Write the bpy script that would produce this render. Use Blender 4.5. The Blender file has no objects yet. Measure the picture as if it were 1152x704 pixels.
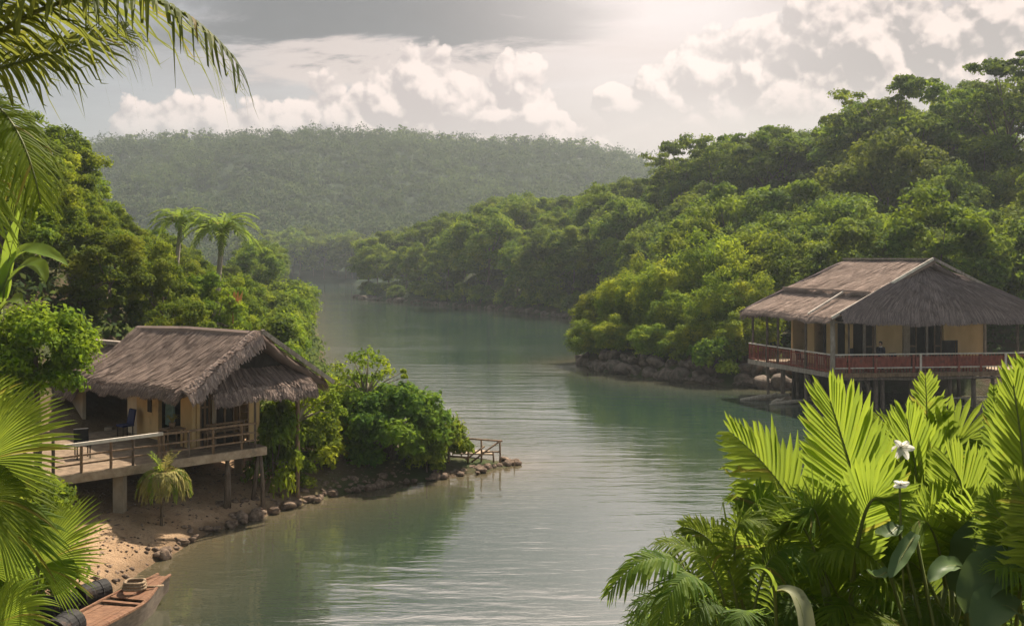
import bpy, math, random
import numpy as np
R = math.radians
rng = np.random.default_rng(7)
random.seed(7)
scene = bpy.context.scene
COL = scene.collection
F = 1181.0            # focal length in photo pixels; horizon row 290, centre column 576
HOR = 290.0
CAMZ = 9.0
def P(px, py, d):     # the point seen at photo pixel (px, py), d metres ahead
    return np.array([(px - 576.0) / F * d, d, CAMZ - (py - HOR) / F * d])
V = lambda *a: np.array(a, dtype=float)
def unit(v):
    v = np.asarray(v, float); n = np.linalg.norm(v)
    return v / n if n > 1e-9 else v
def sstep(a, b, x):
    t = np.clip((np.asarray(x, float) - a) / (b - a), 0, 1)
    return t * t * (3 - 2 * t)

# ------------------------------------------------------------------ objects
ORG = {}
def tag(o, label=None, cat=None, group=None, kind=None):
    if label: o['label'] = label
    if cat: o['category'] = cat
    if group: o['group'] = group
    if kind: o['kind'] = kind
    return o
def empty(name, loc, label=None, cat=None, group=None):
    o = bpy.data.objects.new(name, None); COL.objects.link(o)
    o.location = tuple(float(c) for c in loc); o.empty_display_size = .2
    ORG[o] = np.array(loc, float)
    return tag(o, label, cat, group)
def mesh_obj(name, verts, faces, mats, parent=None, origin=None, smooth=False, midx=None):
    verts = np.asarray(verts, np.float32).reshape(-1, 3)
    og = ORG[parent] if parent is not None and origin is None else (np.array(origin, float) if origin is not None else np.zeros(3))
    me = bpy.data.meshes.new(name)
    vv = (verts - og).astype(np.float32)
    if isinstance(faces, np.ndarray) and faces.ndim == 2:
        n, k = faces.shape
        me.vertices.add(len(vv)); me.vertices.foreach_set('co', vv.ravel())
        me.loops.add(n * k); me.loops.foreach_set('vertex_index', faces.astype(np.int32).ravel())
        me.polygons.add(n)
        me.polygons.foreach_set('loop_start', np.arange(0, n * k, k, dtype=np.int32))
        me.update(calc_edges=True)
    else:
        me.from_pydata(vv.tolist(), [], faces); me.update()
    for m in (mats if isinstance(mats, (list, tuple)) else [mats]): me.materials.append(m)
    if midx is not None: me.polygons.foreach_set('material_index', np.asarray(midx, np.int32))
    if smooth: me.polygons.foreach_set('use_smooth', np.ones(len(me.polygons), bool))
    me.update()
    o = bpy.data.objects.new(name, me); COL.objects.link(o)
    if parent is not None:
        o.parent = parent
        o.location = tuple(og - ORG[parent])
    else:
        o.location = tuple(og)
    ORG[o] = og
    return o
def copy_tree(o, parent=None):
    c = o.copy(); COL.objects.link(c)
    if parent is not None: c.parent = parent
    for ch in o.children: copy_tree(ch, c)
    return c

class MB:
    def __init__(s): s.v = []; s.f = []
    def add(s, vs, fs):
        b = len(s.v); s.v += [tuple(map(float, p)) for p in vs]
        s.f += [tuple(b + i for i in f) for f in fs]
    def obox(s, c, ax, ay, az):          # centre and three half vectors
        c, ax, ay, az = map(np.asarray, (c, ax, ay, az))
        vs = [c + i * ax + j * ay + k * az for k in (-1, 1) for j in (-1, 1) for i in (-1, 1)]
        s.add(vs, [(0, 2, 3, 1), (4, 5, 7, 6), (0, 1, 5, 4), (2, 6, 7, 3), (0, 4, 6, 2), (1, 3, 7, 5)])
    def bar(s, p, q, w, h, up=(0, 0, 1)):  # square bar from p to q
        p, q = np.asarray(p, float), np.asarray(q, float)
        t = unit(q - p); side = np.cross(t, up)
        if np.linalg.norm(side) < 1e-3: side = np.cross(t, (0, 1, 0))
        side = unit(side); u2 = np.cross(side, t)
        s.obox((p + q) / 2, (q - p) / 2, side * w / 2, u2 * h / 2)
    def tube(s, pts, rad, n=8, cap=True):
        pts = [np.asarray(p, float) for p in pts]
        if not hasattr(rad, '__len__'): rad = [rad] * len(pts)
        b = len(s.v); ref = V(0.31, 0.9, 0.2)
        for i, p in enumerate(pts):
            t = unit(pts[min(i + 1, len(pts) - 1)] - pts[max(i - 1, 0)])
            a = np.cross(t, ref)
            if np.linalg.norm(a) < .05: a = np.cross(t, V(1, 0, 0))
            a = unit(a); c = np.cross(t, a)
            for k in range(n):
                an = 2 * math.pi * k / n
                s.v.append(tuple(p + rad[i] * (math.cos(an) * a + math.sin(an) * c)))
        for i in range(len(pts) - 1):
            for k in range(n):
                k2 = (k + 1) % n
                s.f.append((b + i * n + k, b + i * n + k2, b + (i + 1) * n + k2, b + (i + 1) * n + k))
        if cap:
            s.f.append(tuple(b + k for k in range(n))[::-1])
            s.f.append(tuple(b + (len(pts) - 1) * n + k for k in range(n)))
    def lathe(s, c, prof, n=20):
        b = len(s.v); c = np.asarray(c, float)
        for r, z in prof:
            for k in range(n):
                an = 2 * math.pi * k / n
                s.v.append((c[0] + r * math.cos(an), c[1] + r * math.sin(an), c[2] + z))
        for i in range(len(prof) - 1):
            for k in range(n):
                k2 = (k + 1) % n
                s.f.append((b + i * n + k, b + i * n + k2, b + (i + 1) * n + k2, b + (i + 1) * n + k))
    def build(s, name, mat, parent=None, origin=None, smooth=False):
        return mesh_obj(name, np.array(s.v), s.f, mat, parent, origin, smooth)

# ------------------------------------------------------------------ materials
def new_mat(name):
    m = bpy.data.materials.new(name); m.use_nodes = True
    nt = m.node_tree; nt.nodes.clear()
    return m, nt, nt.nodes, nt.links
class NB:                                   # small node builder
    def __init__(s, nt): s.nt = nt; s.n = nt.nodes; s.l = nt.links
    def node(s, typ, **kw):
        nd = s.n.new(typ)
        for k, v in kw.items(): setattr(nd, k, v)
        return nd
    def put(s, sock, v):
        if hasattr(v, 'links') or isinstance(v, bpy.types.NodeSocket): s.l.new(v, sock)
        else: sock.default_value = v
    def m(s, op, a, b=None, c=None, clamp=False):
        nd = s.node('ShaderNodeMath', operation=op, use_clamp=clamp)
        s.put(nd.inputs[0], a)
        if b is not None: s.put(nd.inputs[1], b)
        if c is not None: s.put(nd.inputs[2], c)
        return nd.outputs[0]
    def vm(s, op, a, b=None):
        nd = s.node('ShaderNodeVectorMath', operation=op); s.put(nd.inputs[0], a)
        if b is not None: s.put(nd.inputs[1], b)
        return nd.outputs[0]
    def mix(s, f, a, b, blend='MIX'):
        nd = s.node('ShaderNodeMix', data_type='RGBA', blend_type=blend, clamp_factor=True)
        s.put(nd.inputs[0], f); s.put(nd.inputs[6], a); s.put(nd.inputs[7], b)
        return nd.outputs[2]
    def noise(s, vec, scale, detail=4, rough=.55, dist=0.0, out=0):
        nd = s.node('ShaderNodeTexNoise'); s.put(nd.inputs['Vector'], vec)
        nd.inputs['Scale'].default_value = scale; nd.inputs['Detail'].default_value = detail
        nd.inputs['Roughness'].default_value = rough; nd.inputs['Distortion'].default_value = dist
        return nd.outputs[out]
    def sm(s, x, a, b):
        nd = s.node('ShaderNodeMapRange', interpolation_type='SMOOTHSTEP', clamp=True)
        s.put(nd.inputs[0], x); nd.inputs[1].default_value = a; nd.inputs[2].default_value = b
        return nd.outputs[0]
    def lin(s, x, a, b, c, d):
        nd = s.node('ShaderNodeMapRange', clamp=True)
        s.put(nd.inputs[0], x)
        for i, q in enumerate((a, b, c, d)): nd.inputs[i + 1].default_value = q
        return nd.outputs[0]
    def scale(s, vec, sc):
        return s.vm('MULTIPLY', vec, tuple(sc))
    def bump(s, h, strength, dist, normal=None):
        nd = s.node('ShaderNodeBump'); s.put(nd.inputs['Height'], h)
        nd.inputs['Strength'].default_value = strength; nd.inputs['Distance'].default_value = dist
        if normal is not None: s.put(nd.inputs['Normal'], normal)
        return nd.outputs[0]
    def bsdf(s, color, rough=.8, normal=None, spec=.3, metal=0.0):
        b = s.node('ShaderNodeBsdfPrincipled'); s.put(b.inputs['Base Color'], color)
        s.put(b.inputs['Roughness'], rough); b.inputs['Specular IOR Level'].default_value = spec
        b.inputs['Metallic'].default_value = metal
        if normal is not None: s.put(b.inputs['Normal'], normal)
        return b.outputs[0]
    def out(s, sh): 
        o = s.node('ShaderNodeOutputMaterial'); s.l.new(sh, o.inputs['Surface']); return o
c4 = lambda c: (c[0], c[1], c[2], 1.0)

def leaf_mat(name, c1, c2, c3, trans, tmix=.35, nscale=.35, rough=.75, spec=.06, objvar=.30, hue=.014):
    m, nt, n, l = new_mat(name); b = NB(nt)
    geo = b.node('ShaderNodeNewGeometry'); oi = b.node('ShaderNodeObjectInfo'); tc = b.node('ShaderNodeTexCoord')
    r = geo.outputs['Random Per Island']
    col = b.mix(r, c4(c1), c4(c2))
    nz = b.noise(tc.outputs['Object'], nscale, 3)
    col = b.mix(b.sm(nz, .45, .68), col, c4(c3))
    hs = b.node('ShaderNodeHueSaturation'); b.put(hs.inputs['Color'], col)
    b.put(hs.inputs['Value'], b.lin(oi.outputs['Random'], 0, 1, 1 - objvar, 1 + objvar))
    rr = b.m('FRACT', b.m('MULTIPLY', oi.outputs['Random'], 7.31))
    b.put(hs.inputs['Hue'], b.lin(rr, 0, 1, .5 - hue * .7, .5 + hue))
    col = hs.outputs[0]
    d = b.bsdf(col, rough, spec=spec)
    tr = b.node('ShaderNodeBsdfTranslucent')
    b.put(tr.inputs['Color'], b.mix(.5, b.mix(1.0, col, c4(trans), 'MULTIPLY'), c4([t * .12 for t in trans])))
    ms = b.node('ShaderNodeMixShader'); ms.inputs[0].default_value = tmix
    l.new(d, ms.inputs[1]); l.new(tr.outputs[0], ms.inputs[2]); b.out(ms.outputs[0])
    return m
def frond_mat(name, c1, c2, trans, tmix=.45, rough=.58, spec=.08):
    m, nt, n, l = new_mat(name); b = NB(nt)
    geo = b.node('ShaderNodeNewGeometry'); oi = b.node('ShaderNodeObjectInfo'); tc = b.node('ShaderNodeTexCoord')
    r = geo.outputs['Random Per Island']
    nz = b.noise(tc.outputs['Object'], 3.0, 5)
    fac = b.m('ADD', b.m('MULTIPLY', r, .5), b.m('MULTIPLY', nz, .55))
    col = b.mix(b.sm(fac, .25, .85), c4(c1), c4(c2))
    col = b.mix(b.m('MULTIPLY', b.m('GREATER_THAN', r, .955), .7), col, c4((.17, .105, .04)))
    spots = b.sm(b.noise(tc.outputs['Object'], 9.0, 6, .7), .60, .70)
    col = b.mix(b.m('MULTIPLY', spots, .45), col, c4((.16, .11, .03)))
    hs = b.node('ShaderNodeHueSaturation'); b.put(hs.inputs['Color'], col)
    b.put(hs.inputs['Value'], b.lin(oi.outputs['Random'], 0, 1, .75, 1.25))
    col = hs.outputs[0]
    nrm = b.bump(b.noise(tc.outputs['Object'], 60.0, 2), .15, .002)
    d = b.bsdf(col, rough, nrm, spec)
    tr = b.node('ShaderNodeBsdfTranslucent')
    b.put(tr.inputs['Color'], b.mix(.5, b.mix(1.0, col, c4(trans), 'MULTIPLY'), c4([t * .15 for t in trans])))
    ms = b.node('ShaderNodeMixShader'); ms.inputs[0].default_value = tmix
    l.new(d, ms.inputs[1]); l.new(tr.outputs[0], ms.inputs[2]); b.out(ms.outputs[0])
    return m
def plain_mat(name, c1, c2, scale=3.0, rough=.85, stretch=(1, 1, 1), bump=.3, bdist=.02, spec=.2, c3=None):
    m, nt, n, l = new_mat(name); b = NB(nt)
    tc = b.node('ShaderNodeTexCoord'); v = b.scale(tc.outputs['Object'], stretch)
    nz = b.noise(v, scale, 6, .6); col = b.mix(b.sm(nz, .3, .7), c4(c1), c4(c2))
    if c3 is not None:
        col = b.mix(b.m('MULTIPLY', b.sm(b.noise(tc.outputs['Object'], scale * .35, 5, .7), .55, .68), .8), col, c4(c3))
    nr = b.bump(b.noise(v, scale * 4, 4, .6), bump, bdist)
    b.out(b.bsdf(col, rough, nr, spec)); return m

M = {}
M['leaf_hill'] = leaf_mat('leaf_hill', (.030, .066, .009), (.092, .158, .012), (.205, .248, .014), (2.2, 2.4, .4), .28)
M['leaf_left'] = leaf_mat('leaf_left', (.042, .082, .009), (.122, .182, .012), (.250, .280, .015), (2.2, 2.4, .4), .30)
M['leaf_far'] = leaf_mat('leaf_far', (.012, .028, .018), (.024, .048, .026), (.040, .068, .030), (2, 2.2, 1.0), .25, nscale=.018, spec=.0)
M['leaf_bright'] = leaf_mat('leaf_bright', (.056, .108, .010), (.165, .222, .013), (.310, .325, .016), (2.2, 2.3, .4), .32, nscale=.3)
M['leaf_bush'] = leaf_mat('leaf_bush', (.030, .066, .010), (.072, .128, .013), (.140, .190, .016), (2.1, 2.4, .5), .32, nscale=.5)
M['leaf_under'] = leaf_mat('leaf_under', (.016, .034, .009), (.036, .066, .012), (.060, .090, .016), (2, 2.2, .8), nscale=.12)
M['frond_yellow'] = frond_mat('frond_yellow', (.090, .142, .014), (.185, .238, .026), (2.0, 2.2, .5), .52)
M['frond_green'] = frond_mat('frond_green', (.060, .118, .016), (.130, .190, .022), (2.1, 2.3, .5), .48)
M['frond_dark'] = frond_mat('frond_dark', (.048, .095, .018), (.095, .150, .022), (2.1, 2.4, .6), .45)
M['frond_coco'] = frond_mat('frond_coco', (.045, .070, .015), (.110, .125, .020), (2.2, 2.2, .6), .40)
M['leaf_broad'] = frond_mat('leaf_broad', (.075, .125, .050), (.115, .165, .068), (1.6, 1.9, .8), .25, .45)
M['leaf_pale'] = frond_mat('leaf_pale', (.26, .29, .15), (.38, .38, .24), (1.6, 1.6, 1.0), .35)
M['stalk'] = plain_mat('stalk', (.10, .13, .03), (.17, .18, .05), 12, .5, (1, 1, .2))
M['straw_frond'] = frond_mat('straw_frond', (.20, .19, .05), (.33, .28, .09), (1.8, 1.7, .8), .3, .7, .1)
M['bark'] = plain_mat('bark', (.075, .055, .04), (.17, .135, .10), 4, .9, (3, 3, .6), .6, .03)
M['bark_pale'] = plain_mat('bark_pale', (.24, .20, .155), (.38, .33, .26), 4, .9, (3, 3, .5), .5, .02)
M['wood_grey'] = plain_mat('wood_grey', (.20, .165, .135), (.36, .31, .26), 5, .85, (2, 2, .5), .4, .01, c3=(.13, .11, .09))
M['wood_brown'] = plain_mat('wood_brown', (.13, .08, .05), (.25, .165, .10), 5, .8, (2, 2, .6), .4, .01, c3=(.09, .06, .04))
M['wood_red'] = plain_mat('wood_red', (.16, .040, .028), (.27, .075, .050), 6, .75, (1, 1, .5), .3, .01, c3=(.11, .05, .04))
M['wood_white'] = plain_mat('wood_white', (.50, .44, .37), (.66, .60, .52), 6, .7, (1, 1, .4), .3, .01, c3=(.36, .30, .24))
M['deck_wood'] = plain_mat('deck_wood', (.25, .18, .12), (.40, .31, .22), 4, .85, (1, 1, 1), .4, .01, c3=(.17, .13, .09))
M['plaster'] = plain_mat('plaster', (.50, .345, .17), (.62, .44, .23), 1.5, .9, (1, 1, .35), .2, .01, c3=(.33, .23, .125))
M['plaster_pale'] = plain_mat('plaster_pale', (.50, .42, .32), (.62, .53, .41), 1.5, .9, (1, 1, .5), .15, .01, c3=(.38, .31, .23))
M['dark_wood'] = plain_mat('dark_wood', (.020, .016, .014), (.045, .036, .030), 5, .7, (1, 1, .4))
M['deck_dark'] = plain_mat('deck_dark', (.15, .105, .07), (.26, .19, .13), 4, .85, (1, 1, 1), .4, .01, c3=(.10, .075, .05))
M['wood_old'] = plain_mat('wood_old', (.075, .055, .04), (.165, .125, .095), 5, .9, (2, 2, .5), .5, .012, c3=(.07, .055, .04))
M['concrete'] = plain_mat('concrete', (.25, .20, .15), (.36, .30, .235), 3, .9, (1, 1, .6), .3, .01, c3=(.24, .19, .14))
M['blue_cloth'] = plain_mat('blue_cloth', (.020, .030, .085), (.035, .045, .13), 20, .9)
M['navy_cloth'] = plain_mat('navy_cloth', (.014, .017, .030), (.026, .030, .050), 20, .9)
M['teal'] = plain_mat('teal', (.10, .17, .17), (.16, .25, .24), 8, .6)
M['skin'] = plain_mat('skin', (.30, .17, .11), (.34, .20, .13), 12, .55)
M['hair'] = plain_mat('hair', (.012, .010, .009), (.02, .016, .013), 40, .6)
M['white_cloth'] = plain_mat('white_cloth', (.62, .60, .56), (.75, .73, .69), 15, .9)
M['red_cloth'] = plain_mat('red_cloth', (.30, .03, .03), (.40, .06, .05), 15, .9)
M['black_tin'] = plain_mat('black_tin', (.008, .008, .009), (.020, .018, .018), 5, .7, c3=(.07, .04, .025))
M['boat_wood'] = plain_mat('boat_wood', (.12, .058, .034), (.24, .13, .075), 5, .8, (1, 5, 1), .4, .01, c3=(.19, .085, .05))
M['boat_hull'] = plain_mat('boat_hull', (.07, .05, .036), (.15, .115, .08), 4, .7, (1, 1, 4), .4, .01, c3=(.06, .05, .04))
M['rope'] = plain_mat('rope', (.20, .14, .09), (.32, .24, .16), 25, .95)
M['rock'] = plain_mat('rock', (.095, .065, .048), (.30, .215, .155), 1.6, .9, (1, 1, 1), .9, .08, c3=(.06, .048, .038))
M['rock_grey'] = plain_mat('rock_grey', (.065, .05, .04), (.20, .155, .125), 1.2, .9, (1, 1, 1), .9, .1, c3=(.05, .05, .035))
M['flower'] = frond_mat('flower', (.80, .78, .72), (.88, .86, .82), (1.5, 1.5, 1.5), .5)
M['orange'] = plain_mat('orange', (.50, .22, .09), (.62, .32, .15), 20, .6)
def thatch_mat(name, c1, c2, c3):
    m, nt, n, l = new_mat(name); b = NB(nt)
    geo = b.node('ShaderNodeNewGeometry'); tc = b.node('ShaderNodeTexCoord')
    col = b.mix(geo.outputs['Random Per Island'], c4(c1), c4(c2))
    col = b.mix(b.sm(b.noise(tc.outputs['Object'], .7, 5, .65), .5, .72), col, c4(c3))
    nr = b.bump(b.noise(tc.outputs['Object'], 25, 3, .6), .6, .02)
    b.out(b.bsdf(col, .95, nr, .1)); return m
M['thatch'] = thatch_mat('thatch', (.11, .08, .068), (.37, .28, .235), (.17, .128, .11))
M['thatch_grey'] = thatch_mat('thatch_grey', (.11, .085, .082), (.30, .235, .222), (.15, .115, .11))
M['thatch_lit'] = thatch_mat('thatch_lit', (.22, .16, .135), (.42, .32, .27), (.27, .20, .17))  # lighter thatch copy, sunlight put into its colour: hut's left slope, house verge

# ------------------------------------------------------------------ the land
LEFT = [(-8, 17), (-12.5, 22), (-11.6, 25), (-10.9, 27.5), (-10.6, 30.4), (-10.0, 34), (-8.5, 36.9), (-6.7, 39.7), (-4.7, 41.4),
        (-2.4, 42.9), (-.9, 44.3), (.1, 45.5), (-.5, 46.6), (-2.6, 47.8), (-4.5, 52), (-7.6, 59), (-12.2, 71), (-17.6, 97), (-27, 142), (-40, 212), (-54, 270), (-90, 330)]
RIGHT = [(-190, 430), (-120, 398), (-62, 385), (-30, 300), (-36, 240), (-30, 226), (-16, 204), (-2, 181), (5, 166), (10.5, 151), (20, 132), (20, 112), (10, 96), (5.4, 90), (7.2, 83.5), (10.8, 77.5),
         (15.4, 73.5), (19, 72), (25, 70.5), (34, 68), (40, 58), (41, 42), (30, 27), (16, 19), (5, 17)]
POLY = np.array(LEFT + RIGHT, float)
def sdist(x, y):                      # >0 on land
    x = np.asarray(x, float); y = np.asarray(y, float)
    d2 = np.full(x.shape, 1e12); ins = np.zeros(x.shape, bool)
    n = len(POLY)
    for i in range(n):
        a = POLY[i]; c = POLY[(i + 1) % n]; e = c - a
        t = np.clip(((x - a[0]) * e[0] + (y - a[1]) * e[1]) / (e @ e), 0, 1)
        d2 = np.minimum(d2, (x - a[0] - t * e[0]) ** 2 + (y - a[1] - t * e[1]) ** 2)
        cond = ((a[1] > y) != (c[1] > y)) & (x < (c[0] - a[0]) * (y - a[1]) / (c[1] - a[1] + 1e-12) + a[0])
        ins ^= cond
    d = np.sqrt(d2)
    return np.where(ins, -d, d)
RIDGE = [(-20, 262, 6), (10, 225, 11), (45, 190, 17), (95, 140, 27), (150, 70, 30)]
def wob(x, y, s, k=0.0):
    return (np.sin(x / s + 1.3 + k) * np.cos(y / s * 1.17 + .4 + k) + .6 * np.sin(x / s * 2.3 - y / s * 1.7 + k) + .35 * np.sin(x / s * 4.9 + 2 + k) * np.sin(y / s * 5.3 + k)) / 1.95
def height(x, y):
    x = np.asarray(x, float); y = np.asarray(y, float)
    sd = sdist(x, y)
    beach = sstep(60, 46, y) * sstep(2, -2, x) * sstep(19, 24, y)
    edge = sd + .25 * wob(x, y, .9)
    land = np.where(beach > .5, 1.12 * (1 - np.exp(-np.maximum(edge, 0) / 1.5)), 1.5 * (1 - np.exp(-np.maximum(edge, 0) / .7)))
    # the low spit stays low
    spit = sstep(-6.5, -2.0, x) * sstep(56, 48, y) * sstep(38, 40, y)
    land = land * (1 - .6 * spit)
    hl = 16 * np.exp(-((x + 45) / 22) ** 2 - ((y - 55) / 28) ** 2) + 6 * np.exp(-((x + 70) / 40) ** 2 - ((y - 130) / 60) ** 2)
    hl = hl * sstep(5, 16, sd) * sstep(-4, -12, x)
    hr = np.zeros(x.shape)
    for (ax, ay, ah), (bx, by, bh) in zip(RIDGE[:-1], RIDGE[1:]):
        ex, ey = bx - ax, by - ay
        t = np.clip(((x - ax) * ex + (y - ay) * ey) / (ex * ex + ey * ey), 0, 1)
        d2 = (x - ax - t * ex) ** 2 + (y - ay - t * ey) ** 2
        hr = np.maximum(hr, (ah + (bh - ah) * t) * np.exp(-d2 / 44 ** 2))
    hr = hr * sstep(0, 30, sd) * sstep(30, 70, y)
    prof = np.interp(x, [-700, -420, -260, -60, 40, 120, 220, 500], [48, 66, 72, 74, 69, 58, 48, 34])
    yr = 690 + 25 * np.sin(x / 70)
    hf = prof * np.where(y < yr, np.exp(-((y - yr) / 165) ** 2), 1.0) + 5 * wob(x, y, 45) * sstep(420, 560, y)
    hf = hf * sstep(5, 60, sd) * sstep(300, 420, y)
    near = 7.2 - np.maximum(y - 2.5, 0) * .50 + .35 * wob(x, y, 3.0)
    near = near + sstep(-7, -13, x) * np.clip((y - 8) * .32, 0, 3.2)
    nm = sstep(24, 17, y)
    near = np.minimum(np.maximum(near, 0), 7.3)
    z = np.maximum(land * (1 - nm) + nm * np.maximum(near * sstep(0, 2.5, sd), land), 0) + hl + hr + hf
    z = z + .12 * wob(x, y, 1.7) * sstep(1.2, 4, sd) * (1 - .75 * beach)
    return np.where(sd > 0, z, -np.minimum(-sd * .45, 2.5) - .05)
hgt = lambda x, y: float(height(np.array([x]), np.array([y]))[0])

ys = np.concatenate([np.arange(-14, 60, .55), np.arange(60, 150, 1.6), np.arange(150, 420, 4), np.arange(420, 900, 9), np.arange(900, 1300, 100)])
xp = np.concatenate([np.arange(0, 22, .55), np.arange(22, 70, 1.6), np.arange(70, 420, 7), np.arange(420, 1100, 140)])
xs = np.concatenate([-xp[:0:-1], xp])
GX, GY = np.meshgrid(xs, ys)
GZ = height(GX, GY)
nx, ny = len(xs), len(ys)
ii = np.arange(nx * ny).reshape(ny, nx)
quads = np.stack([ii[:-1, :-1], ii[:-1, 1:], ii[1:, 1:], ii[1:, :-1]], -1).reshape(-1, 4)
m, nt, n, l = new_mat('land'); b = NB(nt)
tc = b.node('ShaderNodeTexCoord'); at = b.node('ShaderNodeAttribute', attribute_name='beach')
pos = tc.outputs['Object']
soil = b.mix(b.sm(b.noise(pos, .5, 5), .35, .65), c4((.085, .058, .036)), c4((.045, .06, .018)))
sand = b.mix(b.sm(b.noise(pos, .9, 6, .65), .35, .7), c4((.30, .195, .115)), c4((.46, .315, .195)))
sand = b.mix(b.m('MULTIPLY', b.sm(b.noise(pos, 9, 5, .7), .52, .66), .6), sand, c4((.18, .115, .07)))
grv = b.noise(pos, 38, 3, .7)
sand = b.mix(b.m('MULTIPLY', b.sm(grv, .58, .66), .6), sand, c4((.13, .10, .075)))
sand = b.mix(b.m('MULTIPLY', b.sm(grv, .40, .33), .5), sand, c4((.55, .45, .33)))
sep = b.node('ShaderNodeSeparateXYZ'); l.new(pos, sep.inputs[0])
wet = b.sm(sep.outputs[2], .42, .06)
sand = b.mix(b.m('MULTIPLY', wet, .8), sand, c4((.13, .085, .05)))
soil = b.mix(b.sm(sep.outputs[1], 130, 260), soil, c4((.028, .05, .024)))
col = b.mix(at.outputs['Fac'], soil, sand)
bh = b.m('ADD', b.noise(pos, 3, 6, .7), b.m('MULTIPLY', b.noise(pos, 22, 3, .6), .3))
b.out(b.bsdf(col, .95, b.bump(bh, .9, .16), .15)); M['land'] = m
land = mesh_obj('ground', np.stack([GX, GY, GZ], -1).reshape(-1, 3), quads, m, smooth=True)
SD = sdist(GX, GY)
bm_ = sstep(57, 50, GY) * sstep(1.5, 0, GX) * sstep(20, 25, GY) * sstep(13, 8, SD) * sstep(-6.0, -9.0, GX)
a_ = land.data.attributes.new('beach', 'FLOAT', 'POINT'); a_.data.foreach_set('value', bm_.astype(np.float32).ravel())
tag(land, kind='structure')

# water
m, nt, n, l = new_mat('water'); b = NB(nt)
tc = b.node('ShaderNodeTexCoord'); pos = tc.outputs['Object']
w1 = b.noise(b.scale(pos, (.16, .85, 1)), 1.0, 3, .5, .3)
w2 = b.noise(b.scale(pos, (.9, 2.6, 1)), 1.1, 4, .55, .4)
w3 = b.noise(b.scale(pos, (.028, .09, 1)), 1.0, 3, .5)
calm = b.sm(w3, .36, .62)
hh = b.m('ADD', b.m('MULTIPLY', w1, .75), b.m('MULTIPLY', w2, b.m('ADD', .14, b.m('MULTIPLY', calm, .3))))
nr = b.bump(hh, .36, .13)
murk = b.mix(b.sm(b.noise(pos, .06, 3), .35, .7), c4((.018, .039, .030)), c4((.028, .048, .036)))
sh_ = b.node('ShaderNodeAttribute', attribute_name='shallow')
murk = b.mix(sh_.outputs['Fac'], murk, c4((.105, .085, .050)))
p = b.node('ShaderNodeBsdfPrincipled'); b.put(p.inputs['Base Color'], murk)
p.inputs['Roughness'].default_value = .045; p.inputs['IOR'].default_value = 3.4; b.put(p.inputs['Normal'], nr)
p.inputs['Specular IOR Level'].default_value = .5
b.out(p.outputs[0]); M['water'] = m
wx, wy = np.meshgrid(np.concatenate([np.linspace(-230, -40, 20), np.linspace(-38, 45, 84), np.linspace(50, 60, 2)]), np.concatenate([np.linspace(10, 100, 91), np.linspace(104, 440, 44)]))
wi = np.arange(wx.size).reshape(wx.shape)
wq = np.stack([wi[:-1, :-1], wi[:-1, 1:], wi[1:, 1:], wi[1:, :-1]], -1).reshape(-1, 4)
wo_ = tag(mesh_obj('water', np.stack([wx, wy, wx * 0], -1).reshape(-1, 3), wq, m), kind='structure')
wa_ = wo_.data.attributes.new('shallow', 'FLOAT', 'POINT'); wa_.data.foreach_set('value', np.clip(np.exp(sdist(wx, wy) / 3.2) * .95, 0, 1).astype(np.float32).ravel())

# ------------------------------------------------------------------ foliage
def leaves(centres, radii, n, size, seed, flat=1.0, up=.35, aspect=.5, inner=.45):
    """n leaf quads in a shell round every clump centre; returns verts, faces"""
    g = np.random.default_rng(seed)
    C = np.repeat(np.asarray(centres, float), n, 0); Rr = np.repeat(np.asarray(radii, float), n)
    k = len(C)
    d = g.normal(size=(k, 3)); d /= np.linalg.norm(d, axis=1)[:, None]
    d[:, 2] = np.where(d[:, 2] < -.35, -d[:, 2] * .6, d[:, 2])
    rad = Rr * (inner + (1 - inner) * g.random(k) ** .5)
    lump = 1 + .22 * np.sin(d[:, 0] * 5 + C[:, 0] * 3) * np.sin(d[:, 1] * 5 + C[:, 1] * 2) + .1 * g.normal(size=k)
    p = C + d * (rad * lump)[:, None] * np.array([1, 1, flat])
    nn = d + np.array([0, 0, up + .1]) + .55 * g.normal(size=(k, 3)); nn /= np.linalg.norm(nn, axis=1)[:, None]
    t = np.cross(nn, g.normal(size=(k, 3))); t /= np.linalg.norm(t, axis=1)[:, None] + 1e-9
    t[:, 2] -= .25; t /= np.linalg.norm(t, axis=1)[:, None]
    s = np.cross(nn, t); s /= np.linalg.norm(s, axis=1)[:, None] + 1e-9
    L = size * (.6 + .8 * g.random(k))[:, None]; W = L * aspect
    v = np.stack([p - t * L * .5, p + s * W * .5 - t * L * .05 + nn * L * .06, p + t * L * .5 - nn * L * .08, p - s * W * .5 - t * L * .05 + nn * L * .06], 1).reshape(-1, 3)
    f = np.arange(4 * k).reshape(-1, 4)
    return v, f
def dome(nc, rx, rz, zc, rmin, rmax, seed, low=-.35):
    g = np.random.default_rng(seed); cs = []; rs = []
    for i in range(nc):
        th = g.random() * 2 * math.pi + i * 2.399; cz = low + (1 - low) * ((i + .5) / nc) ** .85
        sr = math.sqrt(max(0, 1 - cz * cz)); q = .62 + .3 * g.random()
        cs.append((rx * q * sr * math.cos(th), rx * q * sr * math.sin(th), zc + rz * q * cz)); rs.append(rmin + (rmax - rmin) * g.random())
    return np.array(cs), np.array(rs)
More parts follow.
